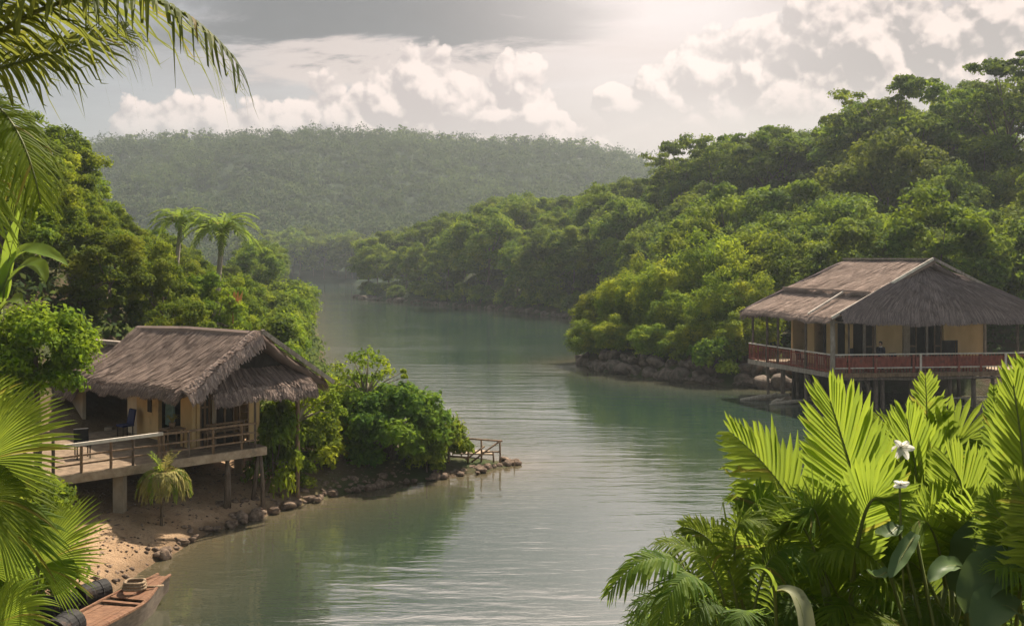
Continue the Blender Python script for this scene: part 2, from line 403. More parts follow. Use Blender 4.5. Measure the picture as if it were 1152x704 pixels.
def trunk_mb(h, r, cs, nl, seed, lean=.3):
    g = np.random.default_rng(seed); t = MB()
    top = V(g.normal() * lean, g.normal() * lean, h)
    t.tube([V(0, 0, -.6), V(0, 0, .15), top * .5 + V(.1 * g.normal(), .1 * g.normal(), 0), top], [r * 1.5, r * 1.1, r * .75, r * .5], 8)
    for c in cs[np.argsort(g.random(len(cs)))[:nl]]:
        s = top * (.55 + .4 * g.random()); mid = (s + c) / 2 + V(0, 0, -.3)
        t.tube([s, mid, c], [r * .45, r * .28, r * .1], 5)
    return t
def joined(vs, fs):
    V_, F_, o = [], [], 0
    for v, f in zip(vs, fs): V_.append(v); F_.append(f + o); o += len(v)
    return np.concatenate(V_), np.concatenate(F_)

PROTO = {}
def tree_proto(key, name, mat, seed, H, cs, rs, n, size, flat=1.0, tr=.16, nl=6, barkm='bark', up=.35, aspect=.5, trunk_h=None):
    v, f = leaves(cs, rs, n, size, seed, flat, up, aspect)
    root = empty(name, (0, 0, 0))
    tk = trunk_mb(trunk_h or H * .55, tr, cs, nl, seed).build('trunk', M[barkm], root, smooth=True)
    mesh_obj('crown', v, f, M[mat], root)
    PROTO[key] = [root, H, False]
    return root
def place(key, x, y, s, label, cat, group, rz=None, z=None, sz=None, sink=.1):
    root, H, used = PROTO[key]
    o = root if not used else copy_tree(root)
    PROTO[key][2] = True
    o.location = (x, y, (hgt(x, y) if z is None else z) - sink)
    o.rotation_euler = (0, 0, random.random() * 6.28 if rz is None else rz)
    o.scale = (s, s, (sz if sz else s))
    tag(o, label, cat, group)
    return o
g0 = np.random.default_rng(3)
# forest trees of the right bank (seen from 90 m and more)
for k in range(5):
    H = 12; rx = [4.6, 5.2, 4.0, 4.8, 3.8][k]; rz = [5.2, 4.6, 5.8, 5.3, 5.9][k]
    cs, rs = dome([54, 58, 48, 56, 48][k], rx, rz, H - rz - .5, .75, 1.6, 20 + k, -.8)
    tree_proto(f'hill{k}', 'forest_tree', 'leaf_hill', 20 + k, H, cs, rs, 330, .36, .8)
# flat-topped emergent trees
def umbrella_cs(seed, H, npads, spread):
    g = np.random.default_rng(seed); cs = []; rs = []
    for i in range(npads):
        th = g.random() * 6.28; q = spread * (.2 + .8 * g.random()); zz = H * (.66 + .32 * g.random())
        cx, cy = q * math.cos(th), q * math.sin(th); zz -= .10 * q * q * .5
        for j in range(5):
            cs.append((cx + g.normal() * .7, cy + g.normal() * .7, zz + .28 * g.normal())); rs.append(.45 + .55 * g.random())
    c2, r2 = dome(16, spread * .75, 2.6, H * .62, .8, 1.3, seed, -.5)
    return np.concatenate([np.array(cs), c2]), np.concatenate([np.array(rs), r2])
for k in range(3):
    cs, rs = umbrella_cs(60 + k, 13, [13, 12, 15][k], [3.9, 4.6, 3.3][k])
    tree_proto(f'emer{k}', 'flat_crowned_tree', 'leaf_hill', 60 + k, 13, cs, rs, 85, .36, .55, .18, 11, trunk_h=8.0)
# left hillside trees: nearer, finer leaves
for k in range(4):
    H = 9; rx = [3.4, 3.0, 3.8, 2.8][k]; rz = [4.2, 4.5, 3.9, 4.3][k]
    cs, rs = dome([60, 56, 64, 52][k], rx, rz, H - rz - .5, .5, 1.05, 30 + k, -.85)
    tree_proto(f'left{k}', 'hillside_tree', 'leaf_left', 30 + k, H, cs, rs, 360, .24, .8)
# promontory trees: bright, plume-like
for k in range(3):
    g = np.random.default_rng(80 + k); H = 11; cs = []; rs = []
    for i in range(15):
        th = i * 2.399 + g.random(); q = 3.6 * math.sqrt((i + .5) / 15)
        zt = (H - .9) * (1 - .42 * (q / 3.6) ** 2) * (.85 + .2 * g.random())
        for j in range(5):
            u_ = j / 4
            cs.append((q * math.cos(th) * (1 - .28 * u_) + g.normal() * .2, q * math.sin(th) * (1 - .28 * u_) + g.normal() * .2, zt - u_ * zt * .62)); rs.append(1.15 - .3 * abs(u_ - .4) + .2 * g.random())
    tree_proto(f'plume{k}', 'plume_tree', 'leaf_bright', 80 + k, H, np.array(cs), np.array(rs), 190, .40, 1.0, .14, 8, aspect=.4)
# shrubs
for k in range(3):
    cs, rs = dome(16, 1.25, 1.3, .85, .38, .65, 40 + k, -.7)
    tree_proto(f'shrub{k}', 'leafy_shrub', 'leaf_left', 40 + k, 2.2, cs, rs, 260, .19, .9, .05, 5, trunk_h=.9)
for k in range(2):
    cs, rs = dome(20, 1.9, 1.6, 1.0, .6, 1.0, 45 + k, -.7)
    tree_proto(f'bank{k}', 'bank_shrub', 'leaf_hill', 45 + k, 2.8, cs, rs, 150, .36, .9, .07, 5, trunk_h=1.1)

SIL_R = ([240, 300, 400, 470, 560, 640, 700, 730, 760, 800, 850, 890, 920, 960, 1000, 1060, 1120, 1180, 1300], [320, 262, 252, 246, 214, 212, 196, 186, 172, 158, 140, 138, 136, 116, 98, 92, 78, 68, 50])
SIL_L = ([-200, -60, 0, 60, 100, 120, 140, 160, 180, 220, 250, 280, 310, 335, 352, 380], [95, 100, 102, 104, 128, 165, 196, 222, 238, 256, 272, 288, 306, 330, 372, 470])
def px_of(x, y): return 576 + F * x / y
def ztop(sil, x, y): return CAMZ + (HOR - np.interp(px_of(x, y), *sil)) / F * y
def scatter(n, xr, yr, sdr, spacing, seed, ok):
    g = np.random.default_rng(seed); pts = []
    X = g.uniform(*xr, n); Y = g.uniform(*yr, n); S = sdist(X, Y)
    for x, y, s in zip(X, Y, S):
        if not (sdr[0] < s < sdr[1]) or not ok(x, y): continue
        sp = spacing(y)
        if all((x - a) ** 2 + (y - c) ** 2 > sp * sp for a, c in pts): pts.append((x, y))
    return pts
LB_R = 'round crowned rainforest tree on the wooded right bank behind the stilted hut'
midriver = lambda y: np.interp(y, [70, 97, 142, 212, 240, 270, 330], [0, -5, -10, -27, -41, -44, -55])
def okr(x, y):
    p_ = px_of(x, y)
    return x > midriver(y) and 285 < p_ < 1230 and not (17 < x < 36 and y < 80)
cnt = 0
for (x, y) in scatter(9000, (-60, 130), (74, 300), (2.0, 62), lambda y: 5.2 + y * .012, 11, okr):
    if y < 99 and x < 22: continue
    gz = hgt(x, y); top = ztop(SIL_R, x, y) - 1.2 * random.random(); k = random.randrange(5)
    hmax = (top - gz) / 12.0
    s = min(random.uniform(.75, 1.15) if y < 112 else random.uniform(.85, 1.55), hmax)
    if s < .42: continue
    place(f'hill{k}', x, y, s * random.uniform(.95, 1.15), LB_R, 'tree', 'forest trees on the right bank', sz=s); cnt += 1
print('right trees', cnt)
# flat crowned trees along the right skyline
for i, (px, py, d, k, lb) in enumerate([(760, 160, 165, 0, 'dark flat-crowned tree standing alone at the left foot of the right ridge skyline'),
        (800, 152, 160, 2, 'small spreading skyline tree right of the lone flat-crowned one'),
        (862, 136, 150, 1, 'broad flat-topped tree in the middle of the right ridge skyline'),
        (962, 112, 138, 1, 'layered flat-crowned tree leaning over a gap of sky on the right ridge'),
        (1010, 88, 132, 0, 'tall tiered tree with the highest crown before the right frame edge group'),
        (1070, 92, 128, 2, 'thin open-crowned tree on the right ridge between two taller trees'),
        (1136, 66, 122, 0, 'tallest flat-crowned tree at the upper right corner of the view')]):
    p = P(px, py, d); gz = hgt(p[0], p[1]); s = (p[2] - gz) / 13.0
    place(f'emer{k}', p[0], p[1], min(s, 1.5), lb, 'tree', None, sz=s)
# bare pale trunk on the slope
p = P(818, 262, 150); t = MB(); gz = hgt(p[0], p[1]) - .5; tp = P(816, 208, 150)
t.tube([V(p[0], p[1], gz), V(*(p + tp) / 2 + V(.15, 0, 0)), tp], [.3, .22, .12], 8)
t.tube([V(*(p + tp) / 2 + V(.15, 0, 1)), tp + V(1.4, 0, -.6)], [.12, .05], 6)
tag(t.build('dead_tree', M['bark_pale'], origin=(p[0], p[1], gz), smooth=True), 'bare pale dead tree trunk standing among the right bank forest', 'dead tree')
# promontory
LB_P = 'sunlit yellow-green plume-like tree on the rocky point left of the stilted hut'
for i, (px, d, py) in enumerate([(700, 88, 300), (735, 86, 284), (770, 90, 268), (800, 87, 250), (842, 91, 256), (872, 86, 262), (905, 88, 268), (760, 82, 318), (810, 79, 300), (850, 79, 300), (672, 91, 318), (715, 95, 285), (660, 88, 355),
                                 (940, 90, 272), (690, 84, 352), (735, 80, 360), (785, 77.5, 350), (835, 76, 345)]):
    p = P(px, py, d); gz = max(hgt(p[0], p[1]), .2); s = (p[2] - gz) / 11.0
    place(f'plume{i % 3}', p[0], p[1], max(s, .45) * (1.1 if s < .6 else .98), LB_P, 'tree', 'trees on the rocky point', sz=s)
# shrubs overhanging the right bank waterline
for i, (x, y) in enumerate(scatter(5000, (-40, 40), (70, 245), (.1, 2.0), lambda y: 1.9 + y * .012, 13, lambda x, y: x > midriver(y) and 285 < px_of(x, y) < 1200 and not (18 < x < 40 and y < 76))):
    place(f'bank{i % 2}', x, y, random.uniform(.7, 1.3) * (1 if y > 100 else .8), 'low dark green shrub overhanging the rocks of the right waterline', 'shrub', 'shrubs along the right waterline')
# left hillside
def okl(x, y):
    p_ = px_of(x, y)
    u_, w_ = (x + 11) * .715 + (y - 35) * .70, -(x + 11) * .70 + (y - 35) * .715
    return -70 < p_ < 350 - 5.6 * F / y and not (-7 < u_ < 6.9 and -2 < w_ < 15.5)
cnt = 0
for (x, y) in scatter(6000, (-60, -11), (38, 118), (2.2, 44), lambda y: 2.1 + y * .020, 17, okl):
    gz = hgt(x, y); top = ztop(SIL_L, x + 2.6, y) - .8 * random.random(); k = random.randrange(4)
    s = min(random.uniform(.5, 1.0), (top - gz) / 9.0)
    if s < .3: continue
    place(f'left{k}', x, y, s * random.uniform(.95, 1.2), 'dense rounded leafy tree on the left hillside behind the thatched house', 'tree', 'trees on the left hillside', sz=s); cnt += 1
print('left trees', cnt)
def okls(x, y):
    u_, w_ = (x + 11) * .715 + (y - 35) * .70, -(x + 11) * .70 + (y - 35) * .715
    return 120 < px_of(x, y) < 350 - 1.6 * F / y and not (-7 < u_ < 8 and -4 < w_ < 15.5)
for i, (x, y) in enumerate(scatter(4000, (-32, -6), (46, 135), (.15, 4.5), lambda y: 1.1 + y * .009, 29, okls)):
    place(f'shrub{i % 3}', x, y, random.uniform(.9, 1.5) * (.7 + y / 160), 'bright leafy shrub along the left waterline upstream of the thatched house', 'shrub', 'shrubs along the left waterline')
for (x, y) in scatter(3000, (-60, -16), (110, 290), (.3, 30), lambda y: 6.0, 19, lambda x, y: 285 < px_of(x, y) < 350 - 7.5 * F / y):
    place(f'hill{random.randrange(5)}', x, y, random.uniform(.6, .9), 'hazy round tree on the far left bank at the bend of the river', 'tree', 'trees at the river bend')

for (x, y) in scatter(2500, (-128, -38), (378, 440), (.5, 32), lambda y: 8.0, 23, lambda x, y: 270 < px_of(x, y) < 480):
    place(f'hill{random.randrange(5)}', x, y, random.uniform(1.15, 1.6), 'misty round tree on the far bank where the river bends out of sight', 'tree', 'trees on the far bank of the bend')
# undergrowth and far forest
g = np.random.default_rng(5)
X = np.concatenate([g.uniform(-60, -8, 9000), g.uniform(-50, 120, 15000)]); Y = np.concatenate([g.uniform(38, 120, 9000), g.uniform(68, 280, 15000)])
S = sdist(X, Y); pp = 576 + F * X / Y
U_, W_ = (X + 11) * .715 + (Y - 35) * .70, -(X + 11) * .70 + (Y - 35) * .715
k = (S > .8) & (S < 60) & (pp > -60) & (pp < 1230) & ~((X < 0) & (U_ > -6) & (U_ < 8) & (W_ > -6) & (W_ < 15)) & ~((X < 0) & (Y < 48)) & ~((X > 17) & (X < 38) & (Y < 77))
X, Y = X[k], Y[k]; Z = height(X, Y)
v, f = leaves(np.stack([X, Y, Z + .4], -1), .5 + .5 * g.random(len(X)) + Y * .002, 11, .42, 9, .8)
tag(mesh_obj('undergrowth', v, f, M['leaf_under']), 'dense low leafy undergrowth covering the ground of both wooded banks', 'undergrowth', kind='stuff')
X = g.uniform(-520, 330, 27000); Y = g.uniform(330, 800, 27000); pp = 576 + F * X / Y; S = sdist(X, Y)
k = (S > 4) & (pp > 60) & (pp < 820); X, Y = X[k], Y[k]; Z = height(X, Y)
keep = []; cell = {}
for i in range(len(X)):
    c_ = (int(X[i] // 6), int(Y[i] // 6))
    if c_ in cell: continue
    cell[c_] = 1; keep.append(i)
X, Y, Z = X[keep], Y[keep], Z[keep]
nC = len(X); rr_ = 2.6 + 4.6 * g.random(nC) ** 2.2
cs = []; rs = []
for j in range(4):
    cs.append(np.stack([X + g.normal(size=nC) * rr_ * .5, Y + g.normal(size=nC) * rr_ * .5, Z + 3.0 + rr_ * (.5 + g.random(nC) * 1.1)], -1)); rs.append(rr_ * (.55 + .3 * g.random(nC)))
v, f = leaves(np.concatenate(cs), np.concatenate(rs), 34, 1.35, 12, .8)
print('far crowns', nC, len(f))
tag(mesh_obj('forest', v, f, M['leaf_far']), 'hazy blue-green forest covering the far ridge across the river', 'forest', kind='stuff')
for i in range(46):
    px = 118 + i * 13.6 + random.uniform(-5, 5); x = (px - 576) / F * 690; y = 685 + random.uniform(-12, 20) + 25 * math.sin(x / 70)
    place(f'emer{i % 3}' if i % 3 else f'hill{i % 5}', x, y, random.uniform(.75, 1.25), 'tiny hazy tree sticking up along the crest of the far ridge', 'tree', 'trees along the far skyline', sz=random.uniform(.85, 1.4))

# ------------------------------------------------------------------ thatched houses
def thatch(name, parent, A, B, C, D, mat, nstr, seed, thick=.2, sag=.1, bulge=0.0, fringe=.35, wid=.055, slen=.8, rough=.04):
    """roof slope: A,B eave left/right, C,D ridge right/left; slab plus loose straw"""
    g = np.random.default_rng(seed); A, B, C, D = (np.asarray(q, float) for q in (A, B, C, D))
    nrm = unit(np.cross(B - A, D - A))
    if nrm[2] < 0: nrm = -nrm
    def S(s, t):
        s = np.asarray(s, float)[..., None]; t = np.asarray(t, float)[..., None]
        p = (A * (1 - s) + B * s) * (1 - t) + (D * (1 - s) + C * s) * t
        k = np.sin(np.pi * np.clip(t, 0, 1)) * (bulge - sag)
        p = p + nrm * k + nrm * rough * (np.sin(s * 23 + t * 9 + seed) * np.sin(t * 17 + s * 11))
        p[..., 2] += (.07 * np.sin(s[..., 0] * 9 + seed) + .04 * np.sin(s[..., 0] * 31)) * np.clip(1 - t[..., 0] * 2.5, 0, 1)
        return p
    ns, ntt = 22, 10
    s, t = np.meshgrid(np.linspace(0, 1, ns), np.linspace(0, 1, ntt))
    top = S(s, t).reshape(-1, 3); bot = top - nrm * thick
    N = ns * ntt; idx = np.arange(N).reshape(ntt, ns); fs = []
    q = np.stack([idx[:-1, :-1], idx[:-1, 1:], idx[1:, 1:], idx[1:, :-1]], -1).reshape(-1, 4)
    fs.append(q); fs.append(q[:, ::-1] + N)
    loop = list(idx[0, :]) + list(idx[1:, -1]) + list(idx[-1, -2::-1]) + list(idx[-2:0:-1, 0])
    lp = np.array(loop); nx_ = np.roll(lp, -1)
    fs.append(np.stack([lp, lp + N, nx_ + N, nx_], -1))
    slab_v = np.concatenate([top, bot]); slab_f = np.concatenate(fs)
    sl = np.linalg.norm((D + C) / 2 - (A + B) / 2)
    s = g.random(nstr); t0 = g.random(nstr) * 1.04
    ne = int(nstr * .35); t0[:ne] = g.random(ne) * .10          # thicker at the eave
    L = slen * (.5 + .9 * g.random(nstr)) / sl
    t1 = t0 - L
    p0 = S(s, np.clip(t0, 0, 1)) + nrm * (.01 + .02 * g.random(nstr))[:, None]
    over = np.clip(-t1, 0, None) * sl
    p1 = S(s + g.normal(size=nstr) * .004, np.clip(t1, 0, 1)) + nrm * (.035 + .07 * g.random(nstr))[:, None]
    dwn = unit((A + B) / 2 - (D + C) / 2)
    ov = np.minimum(over, fringe * (.55 + .9 * g.random(nstr)))
    p1 = p1 + dwn * (ov * .6)[:, None] + np.array([0, 0, -1.0]) * (ov * .75)[:, None] - nrm * (np.where(over > 0, .12, 0) * g.random(nstr))[:, None]
    side = unit(B - A); w = wid * (.5 + g.random(nstr))[:, None]
    v = np.stack([p0 - side * w * .5, p0 + side * w * .5, p1 + side * w * .22, p1 - side * w * .22], 1).reshape(-1, 3)
    f = np.arange(4 * nstr).reshape(-1, 4)
    vv, ff = joined([slab_v, v], [slab_f, f])
    return mesh_obj(name, vv, ff, mat, parent)

def panel(mb, fr, a0, a1, z0, z1, at, axis, th=.14):
    """wall panel in a house frame fr(a,b,z): runs along a (axis 'a', at b) or along b"""
    if axis == 'a': p, q, o = fr(a0, at, (z0 + z1) / 2), fr(a1, at, (z0 + z1) / 2), fr(a0, at + 1, 0) - fr(a0, at, 0)
    else: p, q, o = fr(at, a0, (z0 + z1) / 2), fr(at, a1, (z0 + z1) / 2), fr(at + 1, a0, 0) - fr(at, a0, 0)
    mb.obox((p + q) / 2, (q - p) / 2, unit(o) * th / 2, V(0, 0, (z1 - z0) / 2))
def one(fn, name, mat, parent=None, origin=None, smooth=False):
    t = MB(); fn(t); return t.build(name, mat, parent, origin, smooth)

# ---- left house
LU, LW = V(.715, .700, 0), V(-.700, .715, 0); LC = V(-11.0, 35.0, 0)
lh = lambda a, b_, z: LC + LU * a + LW * b_ + V(0, 0, z)
DZ = 2.4
H1 = empty('stilt_house', lh(2, 3, .6), 'brown thatched house with a plank veranda on posts above the sandy beach', 'house')
roof = one(lambda t: t.tube([lh(2.78, .3, 6.26), lh(2.78, 5, 6.2), lh(2.78, 9.3, 6.02)], .17, 8), 'roof', M['thatch'], H1)
thatch('thatch_slope', roof, lh(-.02, 9.2, 4.25), lh(0, .05, 4.5), lh(2.8, -.25, 6.42), lh(2.8, 9.4, 6.14), M['thatch'], 9000, 1, sag=.14, fringe=.26)
thatch('thatch_slope', roof, lh(5.6, -.1, 4.45), lh(5.6, 9.0, 4.2), lh(2.76, 9.4, 6.14), lh(2.76, -.25, 6.42), M['thatch'], 4500, 2, sag=.10)
# raked verge fringe and the lower gable skirt
thatch('verge_thatch', roof, lh(.05, -.42, 4.42), lh(2.75, -.42, 6.34), lh(2.75, .12, 6.42), lh(.05, .15, 4.56), M['thatch_lit'], 2600, 3, thick=.1, sag=0, fringe=.42, slen=.35)
thatch('gable_skirt', roof, lh(.9, -.42, 4.42), lh(5.0, -.42, 4.42), lh(4.45, .62, 5.2), lh(1.3, .62, 5.2), M['thatch'], 3800, 4, sag=.04, fringe=.28)
one(lambda t: t.add([lh(.55, .42, 4.72), lh(5.0, .42, 4.72), lh(2.78, .42, 6.15), lh(.55, .55, 4.72), lh(5.0, .55, 4.72), lh(2.78, .55, 6.15)], [(0, 1, 2), (3, 5, 4), (0, 3, 4, 1), (1, 4, 5, 2), (2, 5, 3, 0)]), 'gable_panel', M['dark_wood'], roof)
one(lambda t: (t.bar(lh(2.8, -.45, 6.42), lh(5.75, -.45, 4.42), .09, .14), t.bar(lh(2.72, -.46, 6.40), lh(2.84, -.46, 6.42), .12, .16)), 'verge_board', M['wood_grey'], roof)
thatch('annex_thatch', roof, lh(.25, 14, 3.75), lh(.2, 9.0, 3.85), lh(2.6, 9.1, 5.35), lh(2.6, 14, 5.25), M['thatch'], 3200, 5, sag=.08)
thatch('annex_thatch', roof, lh(5.0, 9.0, 3.85), lh(5.0, 14, 3.75), lh(2.55, 14, 5.25), lh(2.55, 9.1, 5.35), M['thatch'], 1500, 6, sag=.08)
one(lambda t: t.bar(lh(2.58, 9.0, 5.42), lh(2.58, 14, 5.32), .34, .16), 'annex_ridge', M['wood_grey'], roof)
# walls
def wl(a0, a1, z0, z1, at, ax, mat='plaster', nm='wall', th=.14): return one(lambda t: panel(t, lh, a0, a1, z0, z1, at, ax, th), nm, M[mat], H1)
w_front = wl(.9, 1.75, DZ, 4.62, .9, 'b'); wl(3.45, 5.2, DZ, 4.6, .9, 'b'); wl(5.2, 6.0, DZ, 4.6, .9, 'b', 'plaster_pale'); wl(9.7, 13.6, DZ, 4.2, .7, 'b', 'plaster_pale')
wl(1.75, 3.45, 4.28, 4.62, .9, 'b', 'dark_wood', 'lintel'); wl(6.0, 9.7, 4.2, 4.5, .9, 'b', 'dark_wood', 'lintel')
wl(.98, 1.08, DZ, 4.5, .9, 'a', 'plaster'); wl(2.98, 3.42, DZ, 4.9, .9, 'a', 'plaster'); wl(1.08, 2.98, 4.3, 4.9, .9, 'a', 'dark_wood', 'lintel')
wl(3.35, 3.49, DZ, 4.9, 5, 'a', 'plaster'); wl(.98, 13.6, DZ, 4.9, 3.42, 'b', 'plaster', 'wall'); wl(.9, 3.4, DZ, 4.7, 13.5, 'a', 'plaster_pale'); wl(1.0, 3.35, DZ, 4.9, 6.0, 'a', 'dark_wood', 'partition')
for p_, q_ in ((1.62, 'dark_wood'),): one(lambda t: t.bar(lh(p_, .82, DZ), lh(p_, .82, 4.5), .12, .12), 'door_post', M['concrete'], H1)
def door(a0, a1, at, ax, z1=4.26):
    d = one(lambda t: panel(t, lh, a0, a1, DZ + .02, z1, at + .10, ax, .05), 'door', M['dark_wood'], H1)
    t = MB()
    for e in (a0 + .04, a1 - .04, (a0 + a1) / 2): panel(t, lh, e - .035, e + .035, DZ + .04, z1 - .02, at + .06, ax, .04)
    for zz in (DZ + .5, z1 - .5): panel(t, lh, a0 + .09, a1 - .09, zz, zz + .07, at + .058, ax, .035)
    t.build('door_frame', M['wood_brown'], d)
door(1.12, 1.55, .9, 'a'); door(1.7, 2.5, .9, 'a')
sh = one(lambda t: [panel(t, lh, 2.55, 2.6, DZ, 4.2, .8, 'a', .1), panel(t, lh, 2.9, 2.95, DZ, 4.2, .8, 'a', .1)] + [panel(t, lh, 2.6, 2.9, DZ + .25 + i * .28, DZ + .28 + i * .28, .8, 'a', .1) for i in range(6)] , 'slatted_door', M['wood_brown'], H1)
one(lambda t: [panel(t, lh, 3.95, 4.25, 3.35, 4.05, .81, 'b', .03)], 'wall_picture', M['dark_wood'], H1)
# deck
FR = -.3
deck = one(lambda t: [t.bar(lh(-4.25, FR + .075 + i * .15, DZ - .03), lh(3.0 if i < 14 else 4.9, FR + .075 + i * .15, DZ - .03), .142, .045) for i in range(48)], 'deck', M['deck_dark'], H1)
one(lambda t: t.bar(lh(-4.3, FR - .04, DZ - .16), lh(3.0, FR - .04, DZ - .16), .06, .28), 'fascia', M['deck_wood'], deck)
one(lambda t: t.bar(lh(-4.29, FR, DZ - .16), lh(-4.29, 6.8, DZ - .16), .06, .28), 'fascia', M['deck_wood'], deck)
for a in (-3.6, -2.1, -.6, .9, 2.4): one(lambda t: t.bar(lh(a, FR + .02, DZ - .14), lh(a, 6.8, DZ - .14), .10, .16), 'joist', M['dark_wood'], deck)
RT = DZ + .86
rail = one(lambda t: (t.bar(lh(-4.4, FR, RT), lh(-.83, FR, RT + .02), .09, .10)), 'railing', M['wood_white'], H1)
one(lambda t: (t.bar(lh(-.85, FR, RT), lh(2.62, FR, RT - .02), .07, .07)), 'top_rail', M['wood_brown'], rail)
for zz in (.26, .52): one(lambda t: t.bar(lh(-4.32, FR, DZ + zz), lh(2.6, FR, DZ + zz), .045, .055), 'mid_rail', M['wood_brown'], rail)
for i, a in enumerate((-4.32, -3.47, -2.54, -1.82, -.95, -.80, .08, .97, 2.05, 2.57)):
    one(lambda t: t.bar(lh(a, FR + .003, DZ - .28), lh(a, FR + .003, RT - .04 + (.42 if i == 0 else 0) + (1.1 if i == 9 else 0)), .07 if i else .08, .07), 'rail_post', M['wood_brown' if i % 3 else 'wood_old'], rail)
one(lambda t: t.bar(lh(-4.32, FR + .05, RT), lh(-4.32, 5, RT), .05, .06), 'side_rail', M['wood_brown'], rail)
one(lambda t: t.bar(lh(-4.32, FR + .05, DZ + .4), lh(-4.32, 5, DZ + .4), .04, .05), 'side_rail', M['wood_brown'], rail)
def gz(p): return hgt(p[0], p[1])
for (a, b_, w_, mt) in ((-2.1, .05, .33, 'concrete'), (1.0, 3.0, .3, 'concrete'), (-2.6, 4.2, .3, 'concrete'), (3.6, 2.6, .28, 'concrete'), (1.0, 8, .3, 'concrete'), (-3.4, 7, .3, 'concrete'), (3.4, 8, .3, 'concrete')):
    p = lh(a, b_, 0); one(lambda t: t.bar(p + V(0, 0, gz(p) - .4), p + V(0, 0, DZ - .06), w_, w_), 'stilt', M[mt], H1)
for (a, b_, da) in ((1.5, -.15, .10), (1.66, -.12, -.05), (2.95, -.2, -.12), (2.8, .3, .3)):
    p = lh(a, b_, 0); q = lh(a + da, b_ + .05, DZ - .02)
    one(lambda t: t.tube([p + V(0, 0, gz(p) - .3), (p + V(0, 0, gz(p)) + q) / 2 + V(.03, .02, 0), q], [.085, .07, .06], 8), 'stilt', M['wood_old'], H1, smooth=True)
p = lh(4.75, .4, 0); one(lambda t: t.tube([p + V(0, 0, gz(p) - .3), p + V(0, 0, 4.75)], .08, 8), 'veranda_post', M['wood_brown'], H1)
p = lh(5.0, 5, 0); one(lambda t: t.tube([p + V(0, 0, DZ), p + V(0, 0, 4.5)], .08, 8), 'veranda_post', M['wood_brown'], H1)

one(lambda t: panel(t, lh, -3.6, 3.6, .2, DZ - .2, 4.6, 'a', .1), 'shade_panel', M['dark_wood'], H1)  # dark sheets added under the house to stand in for deep shade
one(lambda t: panel(t, lh, 4.7, 13, .2, DZ - .2, 3.5, 'b', .1), 'shade_panel', M['dark_wood'], H1)
def chair(p, face, mat, label, h=.92, name='chair', fm='dark_wood'):
    p = np.asarray(p, float); f = unit(V(math.cos(face), math.sin(face), 0)); s = V(-f[1], f[0], 0)
    r_ = empty(name, p, label, 'chair')
    one(lambda t: t.obox(p + V(0, 0, .44), s * .24, f * .23, V(0, 0, .035)), 'seat', M[mat], r_)
    one(lambda t: t.obox(p + V(0, 0, .47 + (h - .47) / 2) - f * .25, s * .23, f * .03 + V(0, 0, -.012), V(0, 0, (h - .47) / 2) - f * .05), 'backrest', M[mat], r_)
    for i in (-1, 1):
        for j in (-1, 1): one(lambda t: t.tube([p + s * .2 * i + f * .19 * j, p + s * .2 * i + f * .19 * j + V(0, 0, .42)], .022, 6), 'leg', M[fm], r_)
    return r_
dz = V(0, 0, 0)
chair(lh(-2.5, 2.0, DZ), -1.0, 'black_tin', 'dark chair on the left veranda beside the pale end wall')
chair(lh(.25, 4.9, DZ), -2.3, 'blue_cloth', 'dark blue chair standing against the ochre wall of the left house', 1.0)
def table(p, w, d_, h, ang, label, mat):
    p = np.asarray(p, float); f = V(math.cos(ang), math.sin(ang), 0); s = V(-f[1], f[0], 0)
    r_ = empty('table', p, label, 'table')
    one(lambda t: t.obox(p + V(0, 0, h), f * w / 2, s * d_ / 2, V(0, 0, .025)), 'tabletop', M[mat], r_)
    for i in (-1, 1):
        for j in (-1, 1): q = p + f * (w / 2 - .06) * i + s * (d_ / 2 - .06) * j; one(lambda t: t.bar(q, q + V(0, 0, h - .02), .05, .05), 'leg', M[mat], r_)
    return r_
table(lh(.3, 1.3, DZ), .7, .6, .72, .8, 'small brown table on the left veranda with a dry potted plant on it', 'wood_brown')
pp_ = lh(.3, 1.3, DZ + .745); r_ = empty('potted_plant', pp_, 'dry straw-coloured potted plant on the small veranda table', 'plant')
one(lambda t: t.lathe(pp_, [(0, 0), (.08, 0), (.12, .2), (.10, .2), (.09, .12), (0, .12)], 14), 'pot', M['wood_brown'], r_, smooth=True)
t = MB(); g = np.random.default_rng(4)
for i in range(26):
    th = g.random() * 6.28; e = V(math.cos(th), math.sin(th), 0); q = pp_ + V(0, 0, .15); L = .25 + .15 * g.random(); s = V(-e[1], e[0], 0) * .015
    m_ = q + e * L * .5 + V(0, 0, L * .8); tp = q + e * L * 1.1 + V(0, 0, L * .6)
    t.add([q - s, q + s, m_ + s, m_ - s, tp], [(0, 1, 2, 3), (3, 2, 4)])
t.build('foliage', M['straw_frond'], r_)
r_ = empty('bench', lh(2.0, .35, DZ), 'slatted wooden bench behind the railing of the left house', 'bench')
one(lambda t: [t.bar(lh(1.2, .25 + i * .1, DZ + .44), lh(2.7, .25 + i * .1, DZ + .44), .08, .03) for i in range(4)], 'seat', M['wood_brown'], r_)
one(lambda t: [t.bar(lh(1.2, .64, DZ + .56 + i * .12), lh(2.7, .64, DZ + .56 + i * .12), .03, .08) for i in range(3)], 'backrest', M['wood_brown'], r_)
for a in (1.25, 2.65): one(lambda t: (t.bar(lh(a, .25, DZ), lh(a, .25, DZ + .42), .05, .05), t.bar(lh(a, .6, DZ), lh(a, .6, DZ + .85), .05, .05), t.bar(lh(a, .28, DZ + .40), lh(a, .57, DZ + .40), .05, .04)), 'leg', M['wood_brown'], r_)
